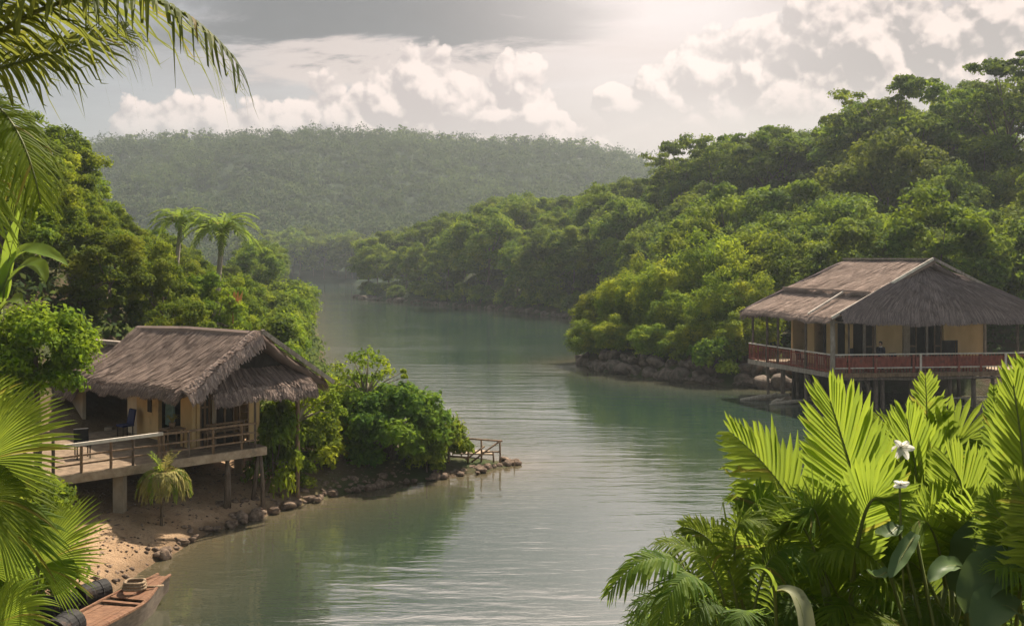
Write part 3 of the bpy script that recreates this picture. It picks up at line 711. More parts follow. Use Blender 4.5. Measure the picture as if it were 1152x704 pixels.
# teal cloth hanging in the doorway
t = MB(); ns_ = 14
vs_ = []
for i in range(ns_):
    for zz in (3.95, 3.5, 3.05): vs_.append(lh(.78 + .05 * math.sin(i * 1.9) * (1 if zz < 3.9 else .3), 2.1 + i * .05, zz))
t.add(vs_, [(i * 3 + j, i * 3 + j + 1, i * 3 + j + 4, i * 3 + j + 3) for i in range(ns_ - 1) for j in range(2)])
t.bar(lh(.78, 2.0, 3.97), lh(.78, 2.9, 3.97), .03, .03)
tag(t.build('hanging_cloth', M['teal'], origin=lh(.78, 2.4, 3.5)), 'grey-teal cloth hanging in the dark doorway of the left house', 'cloth')

# ---- right house
RU, RW = V(.993, .118, 0), V(-.33, .944, 0); RC = V(18.7, 61.5, 0)
rh = lambda a, b_, z: RC + RU * a + RW * b_ + V(0, 0, z)
QZ = 2.17
H2 = empty('stilt_hut', rh(6, 4, 0), 'grey thatched hut on tall stilts over the water with a red railed veranda', 'house')
roof = one(lambda t: t.tube([rh(6.3, .1, 8.62), rh(6.3, 8.2, 8.62)], .16, 8), 'roof', M['thatch_grey'], H2)
thatch('lower_thatch', roof, rh(-.1, 9.5, 5.5), rh(-.1, -.1, 5.42), rh(2.9, .1, 6.86), rh(3.0, 9.2, 6.9), M['thatch_lit'], 4200, 11, sag=.05, fringe=.22, thick=.14)
thatch('upper_thatch', roof, rh(2.5, 9.2, 6.86), rh(2.4, .1, 6.84), rh(6.35, -.05, 8.84), rh(6.35, 8.3, 8.84), M['thatch_lit'], 5200, 12, sag=.08, fringe=.12, thick=.16)
thatch('rear_thatch', roof, rh(13.0, -.2, 5.42), rh(13.0, 9.3, 5.5), rh(6.25, 8.3, 8.84), rh(6.25, .1, 8.84), M['thatch_grey'], 4500, 13, sag=.2)
thatch('front_thatch', roof, rh(.25, -.55, 5.72), rh(13.5, -.55, 5.62), rh(6.75, .75, 8.50), rh(5.85, .75, 8.50), M['thatch_grey'], 13000, 14, sag=0, bulge=.34, fringe=.36, thick=.3, slen=1.0, rough=.06)
thatch('back_thatch', roof, rh(13.0, 9.9, 5.5), rh(-.1, 9.9, 5.5), rh(5.85, 8.2, 8.7), rh(6.75, 8.2, 8.7), M['thatch_grey'], 2500, 15, sag=0)
def verge(pts, w=.16):
    t = MB()
    for a_, b_ in zip(pts[:-1], pts[1:]): t.bar(a_, b_, .10, w)
    return t
verge([rh(-.15, -.28, 5.50), rh(2.7, -.1, 6.98), rh(6.3, -.05, 8.95)]).build('verge_board', M['wood_white'], roof)
verge([rh(6.3, -.05, 8.95), rh(9.2, -.1, 7.52), rh(11.5, -.2, 6.40)]).build('verge_board', M['wood_grey'], roof)
verge([rh(2.45, .1, 6.98), rh(2.5, 9.1, 7.0)], .12).build('lap_board', M['thatch_lit'], roof)
one(lambda t: t.bar(rh(6.3, -.05, 8.93), rh(6.3, 8.4, 8.93), .22, .10), 'ridge_board', M['wood_grey'], roof)
verge([rh(-.1, 2.1, 5.62), rh(2.55, 2.6, 6.98)], .10).build('batten', M['wood_white'], roof)
def wr(a0, a1, z0, z1, at, ax, mat='plaster', nm='wall', th=.16): return one(lambda t: panel(t, rh, a0, a1, z0, z1, at, ax, th), nm, M[mat], H2)
ZT = 5.75
wr(4.5, 6.2, QZ, ZT, 2.6, 'a'); wr(6.2, 6.62, QZ, ZT, 2.55, 'a', 'concrete', 'pillar', .3); wr(9.8, 11.5, QZ, ZT, 2.6, 'a'); wr(8.9, 9.8, 3.9, ZT, 2.6, 'a'); wr(8.9, 9.8, QZ, 2.7, 2.6, 'a')
wr(2.9, 4.5, 4.95, ZT, 2.6, 'a', 'dark_wood', 'lintel'); wr(6.62, 8.9, 4.95, ZT, 2.6, 'a', 'dark_wood', 'lintel')
wr(2.6, 3.1, QZ, ZT, 2.98, 'b', 'plaster', 'pillar', .2); wr(4.1, 5.0, QZ, ZT, 2.98, 'b'); wr(6.3, 7.2, QZ, ZT, 2.98, 'b'); wr(3.1, 9.0, 5.05, ZT, 2.985, 'b', 'dark_wood', 'lintel', .13); wr(3.1, 9.0, QZ, QZ + .75, 2.985, 'b', 'plaster_pale', 'wall', .13)
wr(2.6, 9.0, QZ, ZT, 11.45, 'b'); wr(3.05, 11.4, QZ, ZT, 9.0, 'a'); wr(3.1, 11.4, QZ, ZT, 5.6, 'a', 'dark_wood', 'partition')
wr(11.5, 11.62, QZ, ZT, 2.5, 'a', 'wood_grey', 'corner_post', .2)
for a in (3.75, 7.8): one(lambda t: t.bar(rh(a, 2.55, QZ), rh(a, 2.55, 4.95), .14, .14), 'door_post', M['wood_grey'], H2)
for (a0, a1) in ((3.85, 4.45), (6.7, 7.25), (8.35, 8.88)):
    d = one(lambda t: panel(t, rh, a0, a1, QZ + .02, 4.94, 2.72, 'a', .05), 'door', M['dark_wood'], H2)
    t = MB(); panel(t, rh, a0 + .02, a0 + .09, QZ + .05, 4.9, 2.67, 'a', .05); panel(t, rh, a1 - .09, a1 - .02, QZ + .05, 4.9, 2.67, 'a', .05); panel(t, rh, a0 + .09, a1 - .09, 3.5, 3.6, 2.668, 'a', .045)
    t.build('door_frame', M['wood_brown'], d)
one(lambda t: [panel(t, rh, 8.9, 8.98, 2.7, 3.9, 2.52, 'a', .05), panel(t, rh, 9.72, 9.8, 2.7, 3.9, 2.52, 'a', .05), panel(t, rh, 8.98, 9.72, 3.82, 3.9, 2.52, 'a', .05), panel(t, rh, 9.0, 9.72, 2.7, 3.82, 2.62, 'a', .03)], 'window', M['dark_wood'], H2)
deck = one(lambda t: [t.bar(rh(.4, .5 + i * .16, QZ - .03), rh(13.6, .5 + i * .16, QZ - .03), .15, .05) for i in range(57)], 'deck', M['deck_wood'], H2)
one(lambda t: t.bar(rh(.35, .38, QZ - .12), rh(13.6, .38, QZ - .10), .08, .24), 'fascia', M['wood_brown'], deck)
one(lambda t: t.tube([rh(.2, .30, QZ - .32), rh(5, .27, QZ - .36), rh(9, .30, QZ - .33), rh(13.6, .28, QZ - .36)], [.07, .085, .08, .085], 8), 'edge_beam', M['wood_old'], deck, smooth=True)
one(lambda t: t.bar(rh(.36, .36, QZ - .12), rh(.36, 9.6, QZ - .11), .08, .28), 'fascia', M['wood_grey'], deck)
for b_ in (1.5, 4.0, 6.5, 9.0): one(lambda t: t.bar(rh(.45, b_, QZ - .18), rh(13.4, b_, QZ - .18), .14, .2), 'joist', M['dark_wood'], deck)
RT2 = QZ + 1.1
rail = one(lambda t: (t.bar(rh(.42, .5, RT2), rh(13.6, .5, RT2), .10, .07)), 'railing', M['wood_white'], H2)
one(lambda t: t.bar(rh(.42, .5, RT2), rh(.42, 9.6, RT2), .10, .07), 'top_rail', M['wood_white'], rail)
one(lambda t: (t.bar(rh(.45, .5, QZ + .30), rh(13.6, .5, QZ + .30), .05, .06)), 'bottom_rail', M['wood_white'], rail)
one(lambda t: (t.bar(rh(.42, .55, QZ + .12), rh(.42, 9.6, QZ + .12), .05, .06)), 'bottom_rail', M['wood_red'], rail)
one(lambda t: (t.bar(rh(.45, .5, RT2 - .17), rh(13.6, .5, RT2 - .17), .04, .05)), 'mid_rail', M['wood_red'], rail)
one(lambda t: (t.bar(rh(.42, .55, RT2 - .17), rh(.42, 9.6, RT2 - .17), .04, .05)), 'mid_rail', M['wood_red'], rail)
one(lambda t: [t.bar(rh(.42, .6 + i * .17, QZ + .02), rh(.42, .6 + i * .17, RT2 - .05), .04, .05) for i in range(53)], 'balusters', M['wood_red'], rail)
one(lambda t: [t.bar(rh(.6 + i * .2, .5, QZ + .02), rh(.6 + i * .2, .5, RT2 - .05), .035, .04) for i in range(64)], 'balusters', M['wood_red'], rail)
one(lambda t: [panel(t, rh, a0, a1, QZ + .34, RT2 - .21, .52, 'a', .03) for a0, a1 in ((.6, 1.3), (1.55, 2.9), (3.2, 5.3), (5.6, 8.2), (8.4, 9.6), (9.8, 11.2))], 'red_boards', M['wood_red'], rail)
for a in (1.43, 3.06, 5.45, 5.9, 8.3, 9.7, 11.3, 13.3): one(lambda t: t.bar(rh(a, .497, QZ - .3), rh(a, .497, RT2 - .036), .12, .11), 'rail_post', M['wood_red' if a not in (11.3, 5.9) else 'wood_white'], rail)
for b_ in (1.2, 2.1, 3.2, 4.7, 6.2, 7.4, 8.5, 9.55): one(lambda t: t.bar(rh(.422, b_, QZ - .1), rh(.422, b_, RT2 - .036), .09, .10), 'rail_post', M['wood_red'], rail)
for (a, b_, r0) in ((.42, 7.45, .09), (.42, 6.2, .09), (.42, 3.2, .09), (.38, .46, .15), (1.43, .55, .07), (3.06, .55, .075), (12.1, .55, .10), (12.6, 9.0, .1), (.5, 9.3, .09)):
    one(lambda t: t.tube([rh(a, b_, QZ - .1), rh(a + .02, b_, 3.8), rh(a, b_, 5.6)], [r0, r0 * .92, r0 * .9], 10), 'veranda_post', M['wood_old' if r0 < .14 else 'wood_grey'], H2, smooth=True)
one(lambda t: [t.bar(rh(.40, 3.25, 5.02), rh(2.9, 3.25, 5.02), .08, .1)], 'tie_beam', M['wood_grey'], H2)
for (a, b_, r0, da, db) in ((.5, 7.5, .10, 0, 0), (.55, 6.0, .16, .1, 0), (.6, 3.4, .13, -.05, 0), (.6, 2.4, .12, .05, .0), (.38, .40, .12, .03, .05), (2.3, .7, .13, -.1, 0), (3.2, .7, .14, .02, 0), (3.7, .8, .13, 0, 0), (5.6, .9, .15, 0, 0), (6.6, .9, .13, 0, 0), (7.9, .8, .11, .1, 0), (10.8, .8, .11, -.1, 0), (9.4, .7, .14, 0, 0), (12.4, .7, .16, 0, 0),
                          (2.5, 4, .12, 0, 0), (5, 4, .12, 0, 0), (8, 4, .12, 0, 0), (11, 4, .12, 0, 0), (2.5, 7.5, .12, 0, 0), (6, 7.5, .12, 0, 0)):
    p = rh(a, b_, 0); q = rh(a + da, b_ + db, QZ - .14); z0 = min(gz(p), 0) - .5
    one(lambda t: t.tube([p + V(0, 0, z0), p * .5 + q * .5 + V(.04, 0, z0 * .5), q], [r0 * 1.1, r0 * .9, r0 * (1.25 if r0 > .17 else 1)], 9), 'stilt', M['wood_old'], H2, smooth=True)
for (a, b_, s) in ((.6, 2.9, 1), (1.3, .7, 1), (2.9, .75, -1)):   # knee braces curving up under the deck
    pts = [rh(a, b_ + s * .5 * (1 - math.cos(x)) if a < 1 else b_, 0) * 1 + (V(0, 0, 0) if a < 1 else RU * (.5 * s * (1 - math.cos(x)))) + V(0, 0, .3 + 1.5 * math.sin(x)) for x in np.linspace(0, 1.5, 6)]
    one(lambda t: t.tube(pts, .09, 7), 'brace', M['wood_old'], H2, smooth=True)
one(lambda t: [t.bar(rh(8, .9, .55), rh(13.4, .9, .6), .08, .08), t.bar(rh(8, .9, .05), rh(13.4, .9, .1), .08, .08)], 'cross_rail', M['wood_grey'], H2)
one(lambda t: panel(t, rh, 3.2, 13.2, -.4, QZ - .3, 9.2, 'a', .1), 'shade_panel', M['dark_wood'], H2)  # dark sheet added below the rear deck, deepening the shade there
# red benches and cushions, table, chairs, person on the hut veranda
def rbench(a0, a1, b_, label):
    r_ = empty('bench', rh((a0 + a1) / 2, b_, QZ), label, 'bench')
    one(lambda t: panel(t, rh, a0, a1, QZ + .40, QZ + .46, b_, 'a', .42), 'seat', M['wood_red'], r_)
    one(lambda t: panel(t, rh, a0 + .05, a1 - .05, QZ + .462, QZ + .56, b_, 'a', .38), 'cushion', M['red_cloth'], r_)
    for a in (a0 + .1, a1 - .1): one(lambda t: panel(t, rh, a - .04, a + .04, QZ, QZ + .40, b_, 'a', .36), 'leg', M['wood_red'], r_)
rbench(1.7, 3.0, 1.0, 'short red cushioned bench behind the railing at the near hut corner')
rbench(6.7, 8.1, 1.0, 'long red bench in front of the dark double doors of the hut')
table(rh(2.0, 3.6, QZ), 1.5, .8, .76, 1.9, 'pale table on the side veranda of the stilted hut', 'wood_grey')
chair(rh(1.2, 4.9, QZ), -.9, 'navy_cloth', 'black chair beside the pale table on the hut side veranda', 1.0)
chair(rh(2.35, 2.1, QZ), 2.2, 'navy_cloth', 'tall dark chair at the corner of the hut between two veranda posts', 1.35)
chair(rh(5.3, 1.9, QZ), -1.4, 'navy_cloth', 'dark chair against the ochre wall of the hut right of the standing person', 1.0)
# person leaning at the veranda, seen from the water
def skin_body(name, joints, edges, radii, mat, parent, sub=2):
    og = ORG[parent]; me = bpy.data.meshes.new(name)
    me.from_pydata([tuple(np.asarray(j, float) - og) for j in joints], edges, []); me.materials.append(M[mat])
    o = bpy.data.objects.new(name, me); COL.objects.link(o); o.parent = parent; ORG[o] = og
    sk = o.modifiers.new('skin', 'SKIN'); sk.use_smooth_shade = True
    for i, r in enumerate(radii):
        me.skin_vertices[0].data[i].radius = r if hasattr(r, '__len__') else (r, r)
    me.skin_vertices[0].data[0].use_root = True
    ss = o.modifiers.new('sub', 'SUBSURF'); ss.levels = sub; ss.render_levels = sub
    return o
def ellip(c, r3, n=16, mth=10, bump_=None):
    t = MB(); vs = []
    for i in range(mth + 1):
        ph = math.pi * i / mth
        for k_ in range(n):
            th = 2 * math.pi * k_ / n; d = V(math.sin(ph) * math.cos(th), math.sin(ph) * math.sin(th), math.cos(ph))
            vs.append(np.asarray(c) + d * np.asarray(r3) * (bump_(d) if bump_ else 1))
    t.add(vs, [(i * n + k_, i * n + (k_ + 1) % n, (i + 1) * n + (k_ + 1) % n, (i + 1) * n + k_) for i in range(mth) for k_ in range(n)])
    return t
pb = rh(3.85, 1.15, QZ); PR = empty('person', pb, 'person in a dark blue coat with a pale collar standing on the hut veranda', 'person')
f_ = unit(V(-.75, -.66, 0)); s_ = V(-f_[1], f_[0], 0); up = V(0, 0, 1)
J = lambda f, s, z: pb + f_ * f + s_ * s + up * z
jn = [J(0, 0, .95), J(0, 0, 1.15), J(.01, 0, 1.38), J(.02, 0, 1.50), J(.04, 0, 1.60), J(.05, 0, 1.70), J(.05, 0, 1.77),
      J(.0, .10, .90), J(.02, .11, .50), J(-.01, .11, .09), J(.12, .12, .045), J(.0, -.10, .90), J(.03, -.11, .50), J(0, -.11, .09), J(.13, -.12, .045),
      J(0, .20, 1.42), J(.02, .25, 1.14), J(.20, .17, .98), J(.28, .13, .98), J(0, -.20, 1.42), J(.0, -.26, 1.13), J(.12, -.25, .92), J(.16, -.24, .85)]
ed = [(0, 1), (1, 2), (2, 3), (3, 4), (4, 5), (5, 6), (0, 7), (7, 8), (8, 9), (9, 10), (0, 11), (11, 12), (12, 13), (13, 14), (2, 15), (15, 16), (16, 17), (17, 18), (2, 19), (19, 20), (20, 21), (21, 22)]
rd = [(.15, .11), (.14, .10), (.16, .11), .055, .085, .10, .07, .085, .06, .04, .035, .085, .06, .04, .035, .065, .048, .036, .03, .065, .048, .036, .03]
skin_body('body', jn, ed, rd, 'skin', PR)
cj = [J(0, 0, 1.0), J(0, 0, 1.2), J(.01, 0, 1.4), J(.01, 0, 1.47), J(0, 0, .72), J(0, .20, 1.42), J(.02, .26, 1.14), J(.17, .185, 1.0), J(0, -.20, 1.42), J(0, -.27, 1.13), J(.10, -.255, .95)]
skin_body('coat', cj, [(0, 1), (1, 2), (2, 3), (0, 4), (2, 5), (5, 6), (6, 7), (2, 8), (8, 9), (9, 10)], [(.19, .15), (.18, .14), (.195, .145), (.10, .09), (.21, .17), .09, .07, .055, .09, .07, .055], 'navy_cloth', PR)
skin_body('trousers', [J(0, 0, .88), J(0, .10, .82), J(.02, .11, .50), J(-.01, .11, .12), J(0, -.10, .82), J(.03, -.11, .50), J(0, -.11, .12)], [(0, 1), (1, 2), (2, 3), (0, 4), (4, 5), (5, 6)], [(.17, .13), .105, .08, .07, .105, .08, .07], 'navy_cloth', PR)
ellip(J(.025, 0, 1.70), (.118, .118, .135), bump_=lambda d: 1.0 if (d @ f_) < .35 or d[2] > .45 else .8).build('hair', M['hair'], PR, smooth=True)
t = MB(); t.tube([J(.02, 0, 1.485), J(.025, 0, 1.53)], [.105, .085], 14, False); t.build('collar', M['white_cloth'], PR, smooth=True)
bgp = J(-.05, -.36, .98)
r_ = empty('bag', bgp, 'dark shoulder bag hanging at the side of the person on the hut veranda', 'bag')
ellip(bgp, (.15, .15, .20)).build('pouch', M['navy_cloth'], r_, smooth=True)
one(lambda t: t.tube([bgp + up * .15, J(-.06, -.22, 1.40), J(.02, -.12, 1.50), J(.11, -.2, 1.35), bgp + up * .16 + f_ * .06], .014, 6), 'strap', M['black_tin'], r_)

# driftwood and planks by the stilts
for (x0, x1, r0, lb) in ((P(833, 455, 66.5), P(888, 446, 66.8), .16, 'long pale driftwood log lying at the foot of the hut stilts'), (P(866, 461, 64.5), P(926, 456, 65.5), .12, 'thin driftwood pole lying low under the hut deck'), (P(868, 459, 65.0), P(884, 457, 65.0), .2, 'short thick driftwood stump at the base of the forked stilt')):
    a_ = V(x0[0], x0[1], max(x0[2], .0)); c_ = V(x1[0], x1[1], max(x1[2], .05) + .1)
    t = MB(); t.tube([a_, a_ * .6 + c_ * .4 + V(0, 0, .06), c_], [r0 * .6, r0, r0 * .7], 8)
    t.tube([a_ * .45 + c_ * .55, a_ * .3 + c_ * .7 + V(.15, -.2, .3)], [r0 * .45, r0 * .2], 6)
    tag(t.build('driftwood', M['bark_pale'], origin=a_, smooth=True), lb, 'driftwood')

# ------------------------------------------------------------------ rocks
import bmesh
def rock_mesh(seed, sub=3, flat=.7):
    bm = bmesh.new(); bmesh.ops.create_icosphere(bm, subdivisions=sub, radius=1)
    v = np.array([q.co[:] for q in bm.verts]); f = np.array([[q.index for q in fc.verts] for fc in bm.faces]); bm.free()
    g = np.random.default_rng(seed); r = np.ones(len(v))
    for k in range(9):
        d = unit(g.normal(size=3)); h = .62 + .33 * g.random(); q = v @ d
        r = np.where(q > h, np.minimum(r, h / np.maximum(q, .01)), r)
    for fq in (2.5, 5, 11): r += .09 / fq * 2 * np.sin(v @ g.normal(size=3) * fq + g.random() * 6) * np.sin(v @ g.normal(size=3) * fq + 1)
    return v * r[:, None] * np.array([1, .8 + .3 * g.random(), flat]), f
ROCK = {}
def rock(mat, k, x, y, z, s, label, group, rz=None, tilt=.25):
    key = (mat, k)
    if key not in ROCK:
        v, f = rock_mesh(100 + k, flat=.5 + .1 * (k % 3)); o = mesh_obj('rock', v, f, M[mat]); ROCK[key] = o
    else:
        o = ROCK[key].copy(); COL.objects.link(o)
    o.location = (x, y, z); o.scale = (s, s, s * random.uniform(.8, 1.15)); o.rotation_euler = (random.uniform(-tilt, tilt), random.uniform(-tilt, tilt), random.uniform(0, 6.28))
    return tag(o, label, 'rock', group)
def along(poly, step):
    out = []; poly = [np.array(q, float) for q in poly]; carry = 0
    for a_, c_ in zip(poly[:-1], poly[1:]):
        L = np.linalg.norm(c_ - a_); q = carry
        while q < L: out.append(a_ + (c_ - a_) * q / L); q += step * random.uniform(.6, 1.4)
        carry = q - L
    return out
LBS = 'brown stone in the low rock edging between the sandy beach and the water'
for q in along([(-10.45, 31.2), (-9.9, 34), (-8.45, 36.9), (-6.65, 39.7), (-4.7, 41.4), (-2.4, 42.9), (-.9, 44.3)], .36):
    s = random.uniform(.12, .28)
    if 35 < q[1] < 41: s *= 1.25
    rock('rock', random.randrange(5), q[0] + random.uniform(-.35, .15), q[1] + random.uniform(-.1, .3), .05 + s * .25, s, LBS, 'stones along the beach edge')
for q in along([(-9.9, 36.0), (-8.3, 38.2), (-6.6, 40.6), (-4.5, 42.2)], .55):
    rock('rock', random.randrange(5), q[0] - .15, q[1] + .1, hgt(q[0], q[1]) + .02, random.uniform(.14, .28), LBS, 'stones along the beach edge')
for q in along([(-3.2, 43.0), (-1.6, 44.3), (-.2, 45.3), (.25, 45.8), (-.4, 46.4)], .26):
    rock('rock', random.randrange(5), q[0] + random.uniform(-.2, .1), q[1] + random.uniform(-.1, .3), .08, random.uniform(.14, .30), 'dark wet stone on the low point under the driftwood railing', 'stones on the point')
LBR = 'weathered reddish-grey boulder at the waterline of the rocky point left of the hut'
for q in along([(5.6, 91), (5.5, 89.6), (7.3, 83.2), (10.9, 77.2), (15.5, 73.2), (19, 71.8), (24, 70.6)], .5):
    s = random.uniform(.3, 1.05); rock('rock_grey', 5 + random.randrange(4), q[0] + random.uniform(-.1, .6), q[1] + random.uniform(0, .7), .1 + s * .25, s, LBR, 'boulders at the rocky point')
for q in along([(7.5, 84.2), (11.2, 78.2), (15.7, 74.2), (19.3, 72.8)], 1.1):
    s = random.uniform(.5, .95); rock('rock_grey', 5 + random.randrange(4), q[0], q[1] + .4, 1.1 + s * .1, s, LBR, 'boulders at the rocky point', tilt=.5)
for q in along([(10.5, 151), (5, 166), (-2, 181), (-16, 204), (-30, 226), (-36, 240)], 2.2):
    s = random.uniform(.5, 1.2); rock('rock_grey', 5 + random.randrange(4), q[0], q[1] + .3, .15, s, 'small pale rock in the distant line of rocks along the right bank', 'rocks along the distant right bank')

# ------------------------------------------------------------------ beach and point
def frond_strips(mb, pts, upv, L0, n, a0, a1, droop, wfac=1.0, fold=.25, seed=0, t0=.12, K=5, torn=.06, tipk=.3, vee=.25, prof=None, jit=.12, bend=0.0, fused=.3):
    """pinnate leaf: rachis through three points (quadratic curve), strips both sides, added to mb"""
    g = np.random.default_rng(seed); p0, p1, p2 = (np.asarray(q, float) for q in pts); upv = np.asarray(upv, float)
    B = lambda t: (1 - t) ** 2 * p0 + 2 * t * (1 - t) * p1 + t * t * p2
    D = lambda t: unit(2 * (1 - t) * (p1 - p0) + 2 * t * (p2 - p1))
    clen = sum(np.linalg.norm(B((i + 1) / 20) - B(i / 20)) for i in range(20))
    prof = prof or (lambda t: min(1, (t + .08) / .3) ** .6 * (1 - .72 * max(0, (t - .4) / .6) ** 1.7))
    dt = (1 - t0) / n
    for i in range(n):
        t = t0 + (i + .5) * dt; p = B(t); T = D(t); S = np.cross(T, upv)
        if np.linalg.norm(S) < .05: S = np.cross(T, V(0, 1, .3))
        S = unit(S); N = np.cross(S, T); u = (t - t0) / (1 - t0)
        a = a0 + (a1 - a0) * u ** 1.2; dA = abs(a0 - a1) / n * 1.25
        for sg in (-1, 1):
            aa = a + g.normal() * jit * .4; L = L0 * prof(u) * (1 + g.normal() * .06) * (1 if g.random() > torn else .45 + .5 * g.random())
            d = unit(T * math.cos(aa) + sg * S * math.sin(aa) + N * vee * (1 + g.normal() * .3))
            lat = unit(T - d * (T @ d)); w = clen * dt * wfac * max(.35, math.sin(aa)) * .5
            nn = unit(np.cross(d, lat)); nn = nn if nn @ N > 0 else -nn
            b0 = len(mb.v)
            for k in range(K + 1):
                s = k / K
                q = p + d * L * s - V(0, 0, 1) * droop * L * s * s * (1 + .25 * g.normal()) + T * bend * L * s * s
                wd = (w + .5 * s * L * dA * fused) * (1 if s < 1 - tipk else max(.02, (1 - s) / tipk) ** .8) * (.75 + .25 * min(1, s * 4))
                mb.v += [tuple(q - lat * wd), tuple(q + nn * fold * wd), tuple(q + lat * wd)]
                if k:
                    c_ = b0 + (k - 1) * 3
                    mb.f += [(c_, c_ + 1, c_ + 4, c_ + 3), (c_ + 1, c_ + 2, c_ + 5, c_ + 4)]
    return [B(i / 10) for i in range(11)], clen
def frond(parent, pts, upv, L0, n, a0, a1, droop, mat, rr=.02, name='frond', **kw):
    t = MB(); line, cl = frond_strips(t, pts, upv, L0, n, a0, a1, droop, **kw)
    o = t.build(name, M[mat], parent)
    s = MB(); s.tube([q - V(0, 0, rr * .4) for q in line], list(np.linspace(rr, rr * .25, len(line))), 6)
    s.build('stalk', M['stalk'], o, smooth=True)
    return o
# mop-headed young palm on the sand
p = P(181, 588, 33.2); p = V(p[0], p[1], hgt(p[0], p[1])); r_ = empty('young_palm', p, 'small mop-headed palm with drooping yellowish fronds on a thin stem in the sand', 'palm tree')
top = p + V(.1, 0, 1.55)
one(lambda t: t.tube([p - V(0, 0, .3), p + V(.04, 0, .8), top], [.05, .04, .04], 8), 'trunk', M['bark'], r_, smooth=True)
g = np.random.default_rng(8)
for i in range(34):
    th = i * 2.399; e = V(math.cos(th), math.sin(th), 0); k = g.random()
    rr_ = .42 + .45 * (1 - k * .3); q1 = top + e * rr_ * .75 + V(0, 0, .55 - .12 * k); q2 = top + e * rr_ + V(0, 0, -.55 - .25 * k)
    if i > 28: q1 = top + e * .2 + V(0, 0, .5); q2 = top + e * .5 + V(0, 0, .75)
    frond(r_, [top, q1, q2], e * .5 + V(0, 0, 1), .30, 16, 1.0, .35, .55, 'straw_frond' if i % 3 else 'frond_yellow', .012, seed=i, K=3, fold=.1)
# driftwood railing on the point
D_ = 45.3
pt = lambda px, py, d=D_: P(px, py, d)
RL = empty('driftwood_railing', V(pt(545, 520)[0], D_, .1), 'rickety driftwood railing with a diagonal brace at the tip of the low point', 'railing')
for (px, y0, y1, d) in ((505, 530, 493, 44.6), (526, 530, 494, 45.0), (541, 530, 495, 45.3), (555, 529, 508, 45.6), (562, 529, 495, 45.5)):
    a_ = pt(px, y0, d); c_ = pt(px + random.uniform(-1, 1), y1, d); a_[2] = min(a_[2], -.05)
    one(lambda t: t.tube([a_, (a_ + c_) / 2 + V(.02, 0, 0), c_], [.05, .042, .04], 7), 'post', M['wood_brown'], RL, smooth=True)
for (a_, c_) in (((498, 492, 44.5), (565, 496, 45.5)), ((530, 520, 45.05), (564, 495, 45.48)), ((524, 517, 45.0), (545, 502, 45.3)), ((541, 509, 45.32), (563, 508, 45.5)), ((506, 513, 44.65), (527, 515, 45.02))):
    one(lambda t: t.tube([pt(*a_), (pt(*a_) + pt(*c_)) / 2 + V(0, 0, .02), pt(*c_)], [.042, .038, .04], 7), 'rail', M['wood_brown'], RL, smooth=True)
t = MB(); a_, c_ = pt(508, 505, 46.2), pt(553, 506, 46.6); t.bar(a_ + V(0, 0, -.12), c_ + V(0, 0, -.12), .9, .06)
t.build('plank_platform', M['deck_wood'], RL)
a_ = pt(519, 512, 46); t = MB(); t.tube([V(a_[0], a_[1], -.2), pt(519, 490, 46), pt(517, 475, 46), pt(513, 464, 46)], [.035, .03, .022, .012], 6)
tag(t.build('pole', M['wood_brown'], origin=V(a_[0], a_[1], 0), smooth=True), 'thin bent pole sticking up behind the driftwood railing', 'pole')
a_ = pt(579, 536, 45.0); t = MB(); t.tube([V(a_[0], a_[1], -.6), V(a_[0] - .01, a_[1], .35)], [.03, .02], 6)
tag(t.build('pole', M['wood_brown'], origin=V(a_[0], a_[1], 0), smooth=True), 'short stake standing in the water off the tip of the point', 'pole')
# big bush, airy tree and shrubs on the point
def crown_thing(name, x, y, cs, rs, n, size, mat, label, cat, seed, trunk_pts, up=.35, flat=.9, aspect=.5, bark='bark'):
    z = hgt(x, y); o = V(x, y, z); r_ = empty(name, o, label, cat)
    v, f = leaves(np.asarray(cs) + o, rs, n, size, seed, flat, up, aspect); mesh_obj('crown', v, f, M[mat], r_)
    t = MB()
    for pts, rad in trunk_pts: t.tube([np.asarray(q, float) + o for q in pts], rad, 7)
    t.build('trunk', M[bark], r_, smooth=True)
    return r_
cs, rs = dome(60, 2.45, 1.75, 1.3, .45, .8, 51, -.9)
crown_thing('bush', -5.0, 43.6, cs, rs, 420, .22, 'leaf_bush', 'big dark green bush on the low point beside the driftwood railing', 'bush', 51, [([(0, 0, -.3), (.2, 0, 1), (.6, 0, 2.4)], [.12, .09, .04]), ([(0, 0, -.3), (-.4, .1, 1), (-1.0, .2, 2.2)], [.1, .08, .03]), ([(0, 0, -.3), (0, -.6, .9), (.2, -1.2, 1.8)], [.1, .07, .03])])
cs, rs = dome(16, 1.0, .9, .7, .3, .55, 52, -.8)
crown_thing('bush', -2.75, 44.6, cs, rs, 300, .17, 'leaf_bright', 'small yellow-green bush between the big dark bush and the driftwood railing', 'bush', 52, [([(0, 0, -.3), (.1, 0, .6), (.3, 0, 1.2)], [.06, .04, .02])])
cs, rs = dome(12, .7, .7, .6, .3, .45, 53, -.8)
crown_thing('bush', -3.5, 43.1, cs, rs, 260, .16, 'leaf_left', 'low bush at the water in front of the big dark bush', 'bush', 53, [([(0, 0, -.3), (0, 0, .9)], [.05, .02])])
bx = P(408, 540, 44.5); br = []
cs = []; rs = []
for (px, py, r) in ((398, 405, .5), (414, 400, .55), (428, 408, .5), (436, 420, .42), (392, 425, .5), (380, 415, .45), (440, 438, .35), (405, 425, .4), (425, 425, .35), (385, 440, .45), (412, 412, .5), (372, 430, .4), (455, 424, .16), (454, 418, .14)):
    q = P(px, py, 44.5 + random.uniform(-.7, .7)) - V(bx[0], bx[1], hgt(bx[0], bx[1])); cs.append(q); rs.append(r)
tr = [([(0, 0, -.3), (.05, 0, 1.6), (.2, 0, 2.7)], [.10, .08, .06])]
